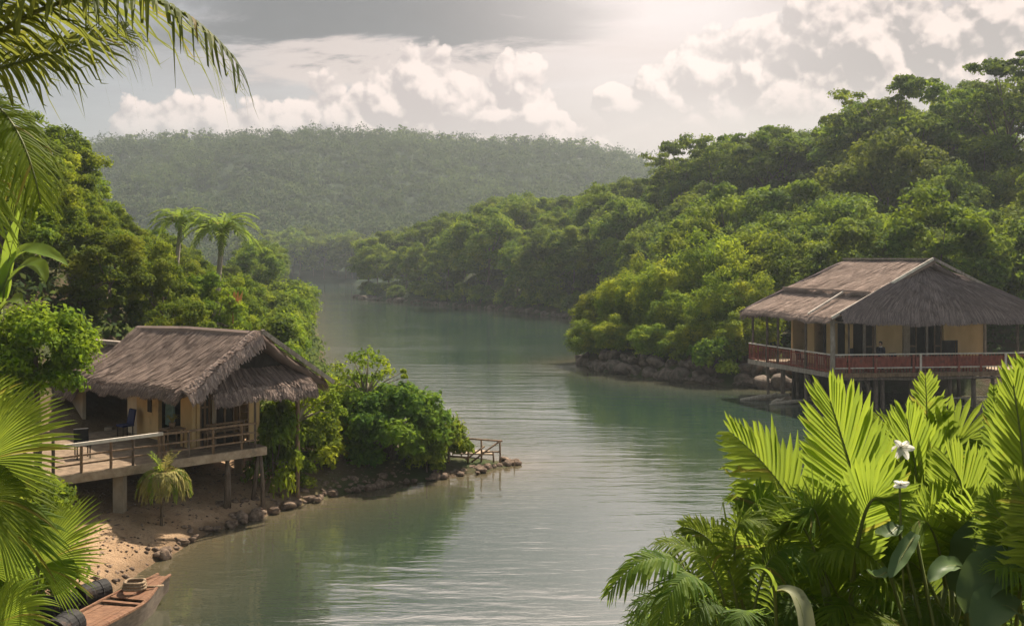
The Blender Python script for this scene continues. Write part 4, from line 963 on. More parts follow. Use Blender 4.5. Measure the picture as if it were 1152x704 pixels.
for q in cs: tr.append(([(.08, 0, 2.0), (np.array([.2, 0, 2.7]) + q) / 2 + V(0, 0, -.15), q], [.05, .03, .012]))
crown_thing('slender_tree', bx[0], bx[1], cs, [r * .85 for r in rs], 95, .17, 'leaf_bright', 'slender tree with airy yellow-green foliage rising behind the big bush', 'tree', 54, tr, bark='bark_pale')
bx = P(318, 553, 40.0); cs = []; rs = []
for (px, py, r) in ((345, 440, .5), (360, 432, .45), (330, 445, .5), (350, 455, .5), (372, 450, .4), (318, 455, .45), (340, 470, .5), (362, 470, .45), (325, 430, .35), (380, 465, .35)):
    q = P(px, py, 40.5 + random.uniform(-.6, .6)) - V(bx[0], bx[1], hgt(bx[0], bx[1])); cs.append(q); rs.append(r)
tr = [([(0, 0, -.3), (.45, 0, 1.5), (.9, .3, 3.2)], [.08, .06, .03])]
for q in cs: tr.append(([(.5, .1, 1.9), (np.array([.7, .2, 2.4]) + q) / 2, q], [.035, .025, .01]))
crown_thing('leaning_tree', bx[0], bx[1], cs, rs, 170, .17, 'leaf_left', 'thin leaning tree with pale stem beside the right end of the left veranda', 'tree', 55, tr, bark='bark_pale')
for i, (px, py, d, k, s, lb) in enumerate([(312, 500, 38.6, 0, .75, 'rounded shrub hanging over the right end of the left veranda'), (345, 530, 41, 1, 1.0, 'leafy shrub below the thin leaning tree'), (372, 520, 43.5, 2, 1.15, 'tall shrub between the leaning tree and the big dark bush'), (330, 470, 43, 0, 1.2, 'shrub behind the right corner of the left veranda'),
        (395, 500, 46.5, 1, 1.25, 'shrub behind the slender tree on the point'), (335, 545, 39.4, 2, .55, 'little shrub on the rocks below the right veranda posts'), (360, 480, 47.5, 2, 1.3, 'shrub at the back of the point by the water'), (300, 520, 41.5, 1, .8, 'shrub growing under the end of the left veranda')]):
    q = P(px, py, d); hz_ = hgt(q[0], q[1]); 
    o = place(f'shrub{k}', q[0], q[1], s, lb, 'shrub', None, z=max(hz_, q[2] - 1.1 * s) if i == 0 else hz_)
    if i == 0: o.location.z = hz_; o.scale = (s * 1.1, s * 1.1, 1.55)
# tree in front of the annex, shrub under the deck's left end
g = np.random.default_rng(2)
ax_, ay_ = P(40, 400, 31.5)[:2]
cs, rs = dome(40, 1.7, 1.5, 0, .42, .75, 56, -.8); az0 = hgt(ax_, ay_); cs[:, 2] += 5.9 - az0
cs = np.concatenate([cs, cs[:14] * np.array([.8, .8, 1]) + V(-1.4, .3, -.7)]); rs = np.concatenate([rs, rs[:14]])
crown_thing('leafy_tree', ax_, ay_, cs, rs, 420, .17, 'leaf_left', 'bushy light green tree in front of the low annex roof at the left edge', 'tree', 56, [([(0, 0, -.4), (.1, 0, 2.5), (0, 0, 5)], [.14, .1, .06]), ([(.05, 0, 2), (-.8, 0, 4.6)], [.07, .03])])
q = P(50, 560, 30.5); place('shrub0', q[0], q[1], .8, 'dark shrub under the left end of the white veranda rail', 'shrub', None)
q = P(20, 600, 28.5); place('shrub1', q[0], q[1], 1.0, 'shrub at the left edge of the beach behind the fan palms', 'shrub', None)
q = P(20, 690, 25.5); place('shrub2', q[0], q[1], .9, 'shrub on the bank beside the old boat', 'shrub', None)

# pebbles, twigs and dead leaves strewn on the sand
g = np.random.default_rng(66); vs, fs = [], []; rv, rf = rock_mesh(300, 1, .6); k = 0
while k < 1500:
    x, y = g.uniform(-14.5, -4), g.uniform(26, 43); s_ = float(sdist(np.array([x]), np.array([y]))[0])
    if not 0.05 < s_ < 5: continue
    k += 1; z = hgt(x, y)
    if k % 3: r_ = g.uniform(.015, .06) * (1 + 1.2 * (s_ < .5)); vs.append(rv @ np.diag([r_, r_ * g.uniform(.6, 1.2), r_]) + V(x, y, z + r_ * .2)); fs.append(rf)
    else:
        a_ = g.random() * 6.28; L = g.uniform(.05, .14); d_ = V(math.cos(a_), math.sin(a_), .1) * L; s2 = V(-math.sin(a_), math.cos(a_), .1) * L * .3
        vs.append(np.array([V(x, y, z + .02) - d_, V(x, y, z + .03) + s2, V(x, y, z + .035) + d_])); fs.append(np.array([[0, 1, 2]]))
        vs.append(np.array([V(x, y, z + .02) - d_, V(x, y, z + .035) + d_, V(x, y, z + .02) - s2])); fs.append(np.array([[0, 1, 2]]))
vv, ff = joined(vs, fs)
tag(mesh_obj('gravel', vv, ff, M['rock']), 'pebbles and dead leaves strewn over the brown sandy beach', 'gravel', kind='stuff')
# ------------------------------------------------------------------ boat
bow = V(-9.15, 27.6, 0); st = V(-10.25, 23.3, 0); ba = unit(st - bow); bs = V(-ba[1], ba[0], 0); bs = bs if bs[0] > 0 else -bs; BL = np.linalg.norm(st - bow)
BT = empty('boat', (bow + st) / 2, 'old brown wooden punt with a planked deck moored at the beach', 'boat')
hw = lambda s: .60 * (.30 + .70 * sstep(0, .45, s)) * (1 - .18 * sstep(.7, 1, s)); tp_ = lambda s: .50 + .16 * (1 - sstep(0, .5, s)); bt_ = lambda s: -.16 + .42 * (1 - sstep(0, .3, s))
ss_ = np.linspace(0, 1, 15); t = MB(); vs_ = []
for s in ss_:
    c_ = bow + ba * BL * s
    for (k, z) in ((-1, tp_(s)), (-.78, bt_(s)), (.78, bt_(s)), (1, tp_(s)), (.90, tp_(s)), (.70, bt_(s) + .06), (-.70, bt_(s) + .06), (-.90, tp_(s))): vs_.append(c_ + bs * hw(s) * k + V(0, 0, z))
t.add(vs_, [(i * 8 + j, i * 8 + (j + 1) % 8, (i + 1) * 8 + (j + 1) % 8, (i + 1) * 8 + j) for i in range(14) for j in range(8)] + [tuple(range(8)), tuple(14 * 8 + q for q in range(7, -1, -1))])
t.build('hull', M['boat_hull'], BT)
for sg in (-1, 1): one(lambda t: t.tube([bow + ba * BL * s + bs * hw(s) * sg * .97 + V(0, 0, tp_(s) + .02) for s in ss_], .045, 6), 'gunwale', M['boat_wood'], BT)
def bdeck(s0, s1, dz_, tilt):
    t = MB(); n_ = 6
    for k in range(n_):
        k0, k1 = -.88 + 1.76 * k / n_ + .008, -.88 + 1.76 * (k + 1) / n_ - .008
        P4 = []
        for s, kk in ((s0, k0), (s0, k1), (s1, k1), (s1, k0)): P4.append(bow + ba * BL * s + bs * hw(s) * kk + V(0, 0, tp_(s) + dz_ + tilt * kk + random.uniform(-.008, .008)))
        t.add(P4 + [q - V(0, 0, .035) for q in P4], [(0, 1, 2, 3), (7, 6, 5, 4), (0, 4, 5, 1), (1, 5, 6, 2), (2, 6, 7, 3), (3, 7, 4, 0)])
    return t
bdeck(.03, .36, .03, .0).build('fore_deck', M['boat_wood'], BT); bdeck(.46, .80, .015, .02).build('mid_deck', M['boat_wood'], BT)
one(lambda t: t.bar(bow + ba * BL * .41 - bs * hw(.41) * .9 + V(0, 0, tp_(.41)), bow + ba * BL * .41 + bs * hw(.41) * .9 + V(0, 0, tp_(.41)), .12, .05), 'thwart', M['boat_wood'], BT)
cq = bow + ba * BL * .25 - bs * .12 + V(0, 0, tp_(.25) + .05); t = MB()
for k in range(3): t.tube([cq + V(math.cos(x) * (.27 - .015 * k), math.sin(x) * (.27 - .015 * k), .045 + .07 * k + .01 * math.sin(3 * x)) for x in np.linspace(0, 6.283, 22)], .042, 6)
t.tube([cq + V(.25, 0, .05), cq + V(.5, .1, .03), cq + V(.62, .3, .0)], .03, 6)
tag(t.build('rope_coil', M['rope'], origin=cq, smooth=True), 'thick coil of brown rope lying on the fore deck of the old boat', 'rope')
def drum(c_, ax, L, r, label):
    c_ = np.asarray(c_, float); ax = unit(ax); r_ = empty('drum', c_, label, 'drum')
    pr = [(.0, .01), (.90, .01), (.95, 0), (1, 0), (1, .04), (1.04, .33), (1, .36), (1, .64), (1.04, .66), (1, .70), (1, .96), (1, 1), (.95, 1), (.90, .98), (0, .98)]
    a_ = unit(np.cross(ax, V(0, 0, 1))); b2 = np.cross(ax, a_); t = MB(); n_ = 22; vs = []
    for q, zz in pr:
        for k in range(n_): an = 6.28319 * k / n_; vs.append(c_ + ax * L * (zz - .5) + (a_ * math.cos(an) + b2 * math.sin(an)) * r * q)
    t.add(vs, [(i * n_ + k, i * n_ + (k + 1) % n_, (i + 1) * n_ + (k + 1) % n_, (i + 1) * n_ + k) for i in range(len(pr) - 1) for k in range(n_)])
    t.build('barrel', M['black_tin'], r_, smooth=False)
    one(lambda t: t.tube([c_ - ax * (L * .485 + .0) + b2 * r * .5, c_ - ax * (L * .52) + b2 * r * .5], .04, 10), 'bung', M['wood_grey'], r_)
q = P(104, 668, 26.2); drum(V(q[0], q[1], max(q[2], hgt(q[0], q[1]) + .30)), V(.5, .8, 0), .75, .30, 'black tin drum lying on the bank beside the coil of rope')
q = P(66, 681, 25.4); drum(V(q[0], q[1], max(q[2], hgt(q[0], q[1]) + .30)), V(.85, .4, .03), .85, .28, 'black drum lying further left among the fan palm leaves')
q = bow + ba * BL * .90 + V(0, 0, tp_(.9) + .12); drum(q, ba + bs * .1, .8, .33, 'black drum lying across the stern of the old boat')
# ------------------------------------------------------------------ hillside palms, banana, foreground plants
LPX = [(203, 252, 70, 1.2, 'small feather palm standing left of its twin above the left hillside trees'), (250, 262, 66, 1.4, 'larger drooping feather palm right of its twin above the left hillside trees')]
def palm(px, py, d, s, label, seed, nf=24):
    q = P(px, py, d); z0 = hgt(q[0], q[1]); top = V(*q); r_ = empty('feather_palm', V(q[0] - .4, q[1], z0), label, 'palm tree'); g = np.random.default_rng(seed)
    one(lambda t: t.tube([V(q[0] - .4, q[1], z0 - .4), V(q[0] - .35, q[1], (z0 + q[2]) / 2), top - V(0, 0, .1)], [.17 * s, .12 * s, .11 * s], 8), 'trunk', M['bark_pale'], r_, smooth=True)
    for i in range(nf):
        th = i * 2.399 + g.random() * .4; e = V(math.cos(th), math.sin(th), 0); el = 1.0 - 1.5 * i / nf
        L = 1.75 * s; q1 = top + e * L * .55 * math.cos(el) + V(0, 0, L * (.45 + .35 * math.sin(el))); q2 = top + e * L * (.75 + .3 * math.cos(el)) + V(0, 0, L * (.75 * math.sin(el) - .25))
        frond(r_, [top, q1, q2], V(0, 0, 1) + e * .3, .48 * s, 22, 1.05, .4, .35, 'frond_green', .025 * s, seed=seed * 50 + i, K=3, wfac=.8)
for i, a in enumerate(LPX): palm(*a[:4], a[4], 3 + i)
q = P(262, 338, 62); r_ = V(q[0], q[1], q[2]); t = MB()
for i in range(9):
    e = V(random.uniform(-.35, .35), random.uniform(-.3, .3), 1); s = V(.10, 0, 0); a_ = q + V(random.uniform(-.15, .15), 0, -.9); t.add([a_ - s, a_ + s, a_ + e * .9 + s * 1.2, a_ + e * .9 - s * 1.2, a_ + e * 1.5], [(0, 1, 2, 3), (3, 2, 4)])
t.tube([V(q[0], q[1], hgt(q[0], q[1]) - .2), q + V(0, 0, -.7)], [.06, .04], 6)
tag(t.build('dry_palm_sprout', M['orange'], origin=V(q[0], q[1], hgt(q[0], q[1]))), 'orange-tan dry upright leaf tuft among the left hillside trees', 'plant')

def blade(parent, pts, upv, W, mat, seed=0, cup=.25, wave=.05, prof=None, name='leaf', nl=16, nw=8, stalk=.02, stalk_from=None, rag=0.0):
    """one undivided leaf blade along a quadratic midrib"""
    g = np.random.default_rng(seed); p0, p1, p2 = (np.asarray(q, float) for q in pts); upv = np.asarray(upv, float)
    B = lambda t: (1 - t) ** 2 * p0 + 2 * t * (1 - t) * p1 + t * t * p2
    prof = prof or (lambda t: math.sin(math.pi * min(1, t * .93 + .07)) ** .6)
    vs = []
    for i in range(nl + 1):
        t = i / nl; T = unit(2 * (1 - t) * (p1 - p0) + 2 * t * (p2 - p1)); S = unit(np.cross(T, upv)); N = np.cross(S, T)
        for j in range(nw + 1):
            u = j / nw * 2 - 1; w = W * max(.01, prof(t))
            vs.append(B(t) + S * u * w + N * (cup * w * u * u + wave * W * math.sin(t * 19 + u * 2 + seed) * abs(u) + .02 * W * math.sin(t * 75) * abs(u)))
    t = MB(); t.add(vs, [(i * (nw + 1) + j, i * (nw + 1) + j + 1, (i + 1) * (nw + 1) + j + 1, (i + 1) * (nw + 1) + j) for i in range(nl) for j in range(nw)])
    o = t.build(name, M[mat], parent, smooth=True)
    s = MB(); line = [B(i / 8) - V(0, 0, stalk * .5) for i in range(9)]
    if stalk_from is not None: line = [np.asarray(stalk_from, float), (np.asarray(stalk_from) + p0) / 2 + V(0, 0, .05)] + line
    s.tube(line, list(np.linspace(stalk, stalk * .25, len(line))), 6); s.build('midrib', M['stalk'], o, smooth=True)
    return o
# banana plant on the left bank
q = P(0, 400, 34); z0 = hgt(q[0], q[1]); bp = V(q[0], q[1], z0)
r_ = empty('banana_plant', bp, 'tall banana plant with one upright and several arching leaves at the left edge', 'plant')
top = P(0, 345, 34)
one(lambda t: t.tube([bp - V(0, 0, .3), (bp + top) / 2, top], [.18, .14, .08], 9), 'trunk', M['stalk'], r_, smooth=True)
for i, (b0, c0, t0, W) in enumerate([((3, 340), (10, 270), (29, 228), .24), ((4, 335), (12, 248), (78, 300), .36), ((0, 330), (40, 270), (52, 318), .34), ((0, 350), (15, 325), (28, 345), .3), ((-2, 340), (-30, 250), (-60, 300), .35), ((0, 350), (-30, 320), (-55, 360), .3)]):
    blade(r_, [P(*b0, 34), P(*c0, 34 - .3 * i), P(*t0, 33.6 - .3 * (i % 3))], V(.2, -.6, 1), W, 'frond_green', i, .25, .08)

UPC = V(0, -.55, 1)      # leaf faces look up and a little toward the river side
def pf(root_name, label, cat, root_px, d, specs, zdrop=None):
    rp = P(*root_px, d); rp = V(rp[0], rp[1], hgt(rp[0], rp[1])); r_ = empty(root_name, rp, label, cat)
    for i, sp in enumerate(specs):
        (b0, c0, t0, Lp, mat, style) = sp[:6]; dd = sp[6] if len(sp) > 6 else (0, 0, 0); k = d / F; sd_ = hash((root_px, i)) % 1000 if False else int(1000 + root_px[0] * 7 + i * 13)
        pts = [P(*b0, d + dd[0]), P(*c0, d + dd[1]), P(*t0, d + dd[2])]
        if style == 'paddle': o = frond(r_, pts, sp[7] if len(sp) > 7 else V(-.25, -1, .45), Lp * k, 30, 1.05, .25, .05, mat, .018, seed=sd_, wfac=1.3, fold=.28, tipk=.14, vee=.10, t0=.1, K=5, jit=.04, fused=1.15, prof=lambda t: min(1, (t + .18) / .42) ** .8 * (1 - .55 * max(0, (t - .5) / .5) ** 2), bend=.12)
        elif style == 'comb': o = frond(r_, pts, sp[7] if len(sp) > 7 else V(-.15, -.8, .6), Lp * k, 32, 1.15, .45, .22, mat, .013, seed=sd_, wfac=1.25, fold=.28, tipk=.3, vee=.12, K=6, jit=.07, bend=.15, fused=.9)
        else: o = frond(r_, pts, sp[7] if len(sp) > 7 else V(-.1, -.4, 1), Lp * k, 30, 1.2, .5, .55, mat, .011, seed=sd_, wfac=1.0, fold=.3, tipk=.5, vee=.12, K=5)
        s = MB(); st_ = pts[0]; s.tube([rp - V(0, 0, .2), (rp + st_) / 2 + V(0, 0, .05), st_], [.03, .024, .018], 6); s.build('petiole', M['stalk'], r_, smooth=True)
    return r_
pf('feather_palm', 'small drooping feather palm at the left end of the right foreground plants', 'palm plant', (815, 800), 7.2, [
    ((815, 705), (750, 570), (684, 668), 42, 'frond_green', 'droop', (0, -.2, -.3)), ((818, 690), (800, 600), (738, 612), 46, 'frond_yellow', 'droop'),
    ((812, 705), (778, 590), (738, 706), 44, 'frond_green', 'droop', (0, -.3, -.5)), ((832, 700), (822, 600), (768, 592), 40, 'frond_yellow', 'comb', (.1, .2, .3)),
    ((840, 700), (800, 540), (876, 600), 52, 'frond_yellow', 'droop', (.2, .2, 0)), ((830, 715), (800, 640), (775, 715), 42, 'frond_dark', 'droop', (-.2, -.4, -.6)),
    ((845, 710), (860, 570), (925, 640), 48, 'frond_green', 'droop', (0, 0, -.2)), ((830, 720), (850, 650), (820, 725), 40, 'frond_dark', 'droop', (-.3, -.5, -.7)), ((850, 715), (830, 650), (800, 650), 40, 'frond_dark', 'comb', (.3, .4, .4)),
    ((845, 700), (880, 560), (830, 555), 48, 'frond_green', 'comb', (.4, .5, .6))])
pf('broad_palm', 'tall pleated palm whose broad upright frond rises highest left of the white flowers', 'palm plant', (945, 800), 8.0, [
    ((945, 705), (915, 560), (822, 486), 78, 'frond_yellow', 'comb', (0, 0, -.2)), ((990, 660), (970, 560), (934, 450), 72, 'frond_yellow', 'paddle', (-.3, -.3, -.2)),
    ((930, 705), (905, 600), (868, 520), 55, 'frond_green', 'comb', (.2, .3, .4)), ((1005, 650), (985, 520), (905, 505), 50, 'frond_green', 'comb', (.5, .6, .7)),
    ((1040, 715), (990, 590), (918, 626), 42, 'frond_yellow', 'droop', (-.6, -.8, -1.0)), ((960, 715), (930, 620), (880, 600), 52, 'frond_green', 'comb', (-.1, -.2, -.3)),
    ((1000, 700), (985, 640), (990, 560), 55, 'frond_green', 'comb', (-.1, 0, 0)), ((960, 725), (900, 640), (880, 700), 50, 'frond_dark', 'droop', (-.4, -.6, -.8)), ((985, 725), (960, 650), (930, 700), 48, 'frond_green', 'droop', (-.5, -.7, -.9))])
pf('broad_palm', 'farthest pleated palm whose fronds fan out in front of the hut stilts', 'palm plant', (1050, 800), 9.2, [
    ((1040, 600), (1046, 500), (1041, 424), 42, 'frond_yellow', 'comb'), ((1040, 600), (1035, 480), (980, 478), 46, 'frond_yellow', 'comb', (0, -.1, -.2)),
    ((1042, 600), (1062, 430), (1128, 528), 50, 'frond_yellow', 'paddle', (0, -.1, -.2), V(-.3, -1, .7)), ((1036, 610), (1030, 480), (1088, 560), 55, 'frond_green', 'paddle', (-.3, -.5, -.7), V(-.3, -1, .7)),
    ((1040, 620), (1010, 500), (975, 560), 55, 'frond_yellow', 'comb', (-.4, -.6, -.8)), ((1030, 630), (1020, 540), (1000, 500), 46, 'frond_green', 'comb', (.3, .3, .3)), ((1060, 620), (1090, 520), (1145, 560), 50, 'frond_green', 'comb', (.3, .3, .3)),
    ((1030, 640), (1040, 560), (1020, 470), 50, 'frond_yellow', 'paddle', (-.6, -.6, -.6))])
pf('broad_palm', 'pleated palm with folded fronds below the white flowers', 'palm plant', (1085, 800), 7.4, [
    ((1095, 640), (1100, 570), (1070, 520), 58, 'frond_yellow', 'paddle'), ((1070, 660), (1040, 590), (1070, 560), 44, 'frond_yellow', 'paddle', (-.1, -.1, -.1)), ((1060, 690), (1030, 600), (985, 640), 46, 'frond_green', 'comb'),
    ((1090, 680), (1060, 600), (1010, 575), 55, 'frond_green', 'comb', (.4, .4, .4)), ((1110, 660), (1125, 570), (1105, 530), 55, 'frond_green', 'paddle', (.3, .3, .3)), ((1050, 720), (1020, 650), (960, 660), 50, 'frond_green', 'droop', (-.1, -.2, -.3)), ((1040, 725), (1000, 680), (955, 720), 45, 'frond_yellow', 'droop', (-.5, -.6, -.7)), ((1085, 725), (1060, 660), (1020, 700), 48, 'frond_dark', 'droop', (-.3, -.4, -.5))])
pf('broad_palm', 'big pleated palm rising along the right edge of the picture', 'palm plant', (1180, 800), 6.8, [
    ((1165, 690), (1160, 560), (1140, 432), 62, 'frond_yellow', 'paddle'), ((1185, 680), (1190, 520), (1160, 420), 75, 'frond_yellow', 'paddle', (.2, .2, .2)), ((1150, 690), (1120, 520), (1118, 436), 36, 'frond_green', 'comb', (.9, 1.1, 1.2)),
    ((1160, 700), (1150, 600), (1110, 560), 55, 'frond_green', 'comb', (-.1, -.1, -.1)), ((1175, 710), (1160, 620), (1120, 640), 50, 'frond_green', 'droop', (-.2, -.3, -.4)), ((1190, 700), (1175, 580), (1140, 540), 60, 'frond_yellow', 'comb', (-.3, -.4, -.5))])
g = np.random.default_rng(77); sp = []
for i in range(16):
    bx_ = 880 + i * 17 + g.uniform(-15, 15); by_ = 650 + g.uniform(0, 50); an = g.uniform(-1.1, .9); L_ = g.uniform(110, 165)
    tx_, ty_ = bx_ + L_ * math.sin(an), by_ - L_ * (.35 + .5 * math.cos(an)) + g.uniform(0, 30); cx_, cy_ = bx_ + L_ * .35 * math.sin(an), by_ - L_ * (.75 + .2 * g.random())
    dd_ = g.uniform(-.4, .7); sp.append(((bx_, by_), (cx_, cy_), (tx_, ty_ + 25), g.uniform(42, 60), 'frond_yellow' if i % 3 else 'frond_green', 'comb' if i % 4 else 'paddle', (dd_, dd_ - .1, dd_ - g.uniform(.1, .5))))
pf('broad_palm', 'bushy pleated palm with many arching fronds between the curled leaf and the arum', 'palm plant', (1000, 810), 7.6, sp)
# dark lower fern-like growth
g = np.random.default_rng(31)
for j in range(5):
    sp = []
    for i in range(9):
        bx_ = 790 + j * 85 + g.uniform(-30, 30); sp.append(((bx_, 760), (bx_ + g.uniform(-40, 40), 650 + g.uniform(-20, 20)), (bx_ + g.uniform(-110, 90), 690 + g.uniform(-30, 40)), 48, 'frond_dark' if i % 3 else 'frond_green', 'droop', (g.uniform(-.3, .6),) * 3))
    pf('ground_fern', ['dark drooping fern at the foot of the leftmost small feather palm', 'dark fern low at the bottom edge left of the pale curled leaf', 'shaded fern at the bottom edge below the tall pleated palm', 'shaded fern at the bottom edge left of the round blue-green leaves', 'dark fern in the bottom right corner under the round leaves'][j], 'fern', (790 + j * 85, 820), 7.6 + .1 * j, sp)
# arum with round blue-green leaves
d = 6.9; rp = P(1110, 800, d); rp = V(rp[0], rp[1], hgt(rp[0], rp[1])); r_ = empty('arum', rp, 'arum with large round blue-green leaves in the lower right foreground', 'plant')
hp = lambda t: (math.sin(math.pi * min(1, t * .88 + .12))) ** .5
for i, (b0, c0, t0, W, dd, mt) in enumerate([((1100, 612), (1120, 600), (1135, 665), .24, -.1, 'leaf_broad'), ((1085, 668), (1100, 600), (1120, 590), .26, .2, 'leaf_broad'), ((1150, 640), (1110, 625), (1085, 690), .24, -.3, 'leaf_broad'), ((1085, 640), (1065, 625), (1045, 655), .11, -.2, 'leaf_broad'), ((1010, 590), (1000, 605), (985, 600), .10, .0, 'leaf_broad'), ((1000, 640), (985, 655), (975, 640), .07, -.2, 'leaf_broad'), ((1145, 690), (1120, 660), (1100, 715), .22, -.5, 'leaf_broad'), ((1030, 600), (1015, 625), (1000, 650), .09, -.1, 'leaf_broad')]):
    blade(r_, [P(*b0, d + dd), P(*c0, d + dd - .1), P(*t0, d + dd - .2)], V(-.2, -.6, .9), W * .6, mt, i, .35, .1, hp, stalk=.014, stalk_from=rp)
# pale curled leaf
d = 6.6; rp = P(885, 820, d); rp = V(rp[0], rp[1], hgt(rp[0], rp[1])); r_ = empty('curled_leaf_plant', rp, 'plant with one pale curled strap leaf at the bottom edge of the foreground', 'plant')
blade(r_, [P(872, 664, d), P(903, 655, d - .1), P(906, 718, d - .25)], V(.3, -.5, .9), .06, 'leaf_pale', 3, .5, .03, lambda t: .35 + .65 * min(1, t * 2.2), stalk=.012, stalk_from=rp)
blade(r_, [P(872, 672, d), P(868, 630, d - .1), P(842, 640, d - .2)], V(-.3, -.5, .9), .03, 'frond_green', 4, .5, .03, stalk=.012, stalk_from=rp)
# white flowers
for i, (px, py, d, r, lb) in enumerate([(1013, 503, 8.0, .085, 'larger white flower among the palm fronds, the upper one'), (1012, 545, 6.9, .055, 'small flat white flower below the larger one'), (988, 497, 8.8, .07, 'pale half hidden blossom left of the larger white flower')]):
    c_ = P(px, py, d); o_ = empty('flower', c_, lb, 'flower')
    for k in range(6):
        th = k * 1.047 + .4 * i + random.uniform(-.15, .15); e = V(math.cos(th), -.25 - .2 * random.random(), math.sin(th) * (.85 if i != 1 else .5) + (.25 if i == 1 else 0)); L = r * random.uniform(.85, 1.2)
        blade(o_, [c_, c_ + e * L * .55 + V(0, -.35 * L, 0), c_ + e * L + V(0, .05 * L, -.12 * L)], V(0, -1, .2), r * .30, 'flower', k, .35, .08, lambda t: (math.sin(math.pi * min(1, t * .82 + .16))) ** .7, name='petal', nl=8, nw=4, stalk=.002)
    one(lambda t: t.tube([c_, c_ + V(.02, .03, -.35), c_ + V(.05, .05, -.8)], .008, 5), 'stem', M['stalk'], o_)
# left fan palm
def fan(parent, hub, axis, nrm, Rd, spread, n, mat, seed, split=.66, droop=.12, stalk_from=None):
    g = np.random.default_rng(seed); hub = np.asarray(hub, float); ax = unit(axis); nr = unit(np.asarray(nrm, float) - ax * (np.asarray(nrm) @ ax)); sd = np.cross(nr, ax); t = MB(); K = 8
    for i in range(n):
        th = (-.5 + (i + .5) / n) * spread; d = ax * math.cos(th) + sd * math.sin(th); la = -ax * math.sin(th) + sd * math.cos(th)
        L = Rd * (1 - .25 * (2 * abs(th) / spread) ** 2) * (1 + .05 * g.normal()); hw_ = spread / n * .5; b0 = len(t.v); dr = droop * (.7 + .7 * g.random())
        for k in range(K + 1):
            s = .03 + .97 * k / K; w = L * min(s, split) * math.tan(hw_) * 1.04 * (1 if s < split else max(.02, 1 - ((s - split) / (1 - split)) ** 1.3))
            q = hub + d * L * s + nr * .10 * L * math.sin(s * 2.4) * math.cos(th) - V(0, 0, 1) * dr * L * max(0, s - .35) ** 2 * 2.2
            t.v += [tuple(q - la * w), tuple(q + nr * w * .55), tuple(q + la * w)]
            if k: c_ = b0 + (k - 1) * 3; t.f += [(c_, c_ + 1, c_ + 4, c_ + 3), (c_ + 1, c_ + 2, c_ + 5, c_ + 4)]
    o = t.build('fan_leaf', M[mat], parent)
    if stalk_from is not None:
        s = MB(); s.tube([stalk_from, (stalk_from + hub) / 2 + V(0, 0, .12), hub, hub + ax * Rd * .2], [.02, .016, .012, .004], 6); s.build('stalk', M['stalk'], o, smooth=True)
    return o
d = 8.0; k_ = d / F
for (lb, rpx, lst) in (('upper fan palm with long yellow-green fingers at the left edge below the leafy tree', (-60, 760), [((-25, 520), (.85, -.52), 120, 2.2, 34, 'frond_yellow', 0, .10), ((-30, 560), (.9, -.1), 100, 2.0, 30, 'frond_yellow', -.2, .3), ((-40, 480), (.5, -.8), 95, 2.2, 30, 'frond_yellow', .5, .1), ((-5, 590), (.75, .25), 80, 2.0, 28, 'frond_green', -.2, .3)]),
                       ('lower fan palm with a bright half-round leaf above the old boat', (0, 800), [((42, 636), (.68, -.62), 95, 2.0, 34, 'frond_yellow', 0, .06), ((44, 636), (.8, .35), 62, 1.3, 22, 'frond_green', -.15, .2), ((10, 650), (.3, -.9), 85, 2.2, 30, 'frond_green', .4, .1), ((-5, 700), (.7, -.4), 75, 2.2, 30, 'frond_yellow', -.5, .25), ((-10, 700), (.5, .6), 50, 2.2, 26, 'frond_green', -.3, .35), ((-20, 640), (.6, -.5), 80, 2.2, 30, 'frond_yellow', .2, .2)])):
    rp = P(*rpx, d); rp = V(rp[0], rp[1], hgt(rp[0], rp[1])); r_ = empty('fan_palm', rp, lb, 'palm plant')
    for i, (h_, a_, rr, sp, n_, mt, dd, dr) in enumerate(lst):
        fan(r_, P(*h_, d + dd), V(a_[0], .15, -a_[1]), V(-.15, -1, .55), rr * k_, sp, n_, mt, i + 500 + rpx[0], droop=dr, stalk_from=rp)
sp = []
for i in range(10): bx_ = -30 + g.uniform(-30, 50); sp.append(((bx_, 780), (bx_ + g.uniform(-20, 40), 560 + g.uniform(-40, 60)), (bx_ + g.uniform(0, 70), 600 + g.uniform(-50, 90)), 42, 'frond_green' if i % 2 else 'frond_dark', 'droop', (g.uniform(.3, 1.0),) * 3))
pf('ground_fern', 'green fern filling the gap behind the two left fan palms', 'fern', (-30, 800), 8.2, sp)
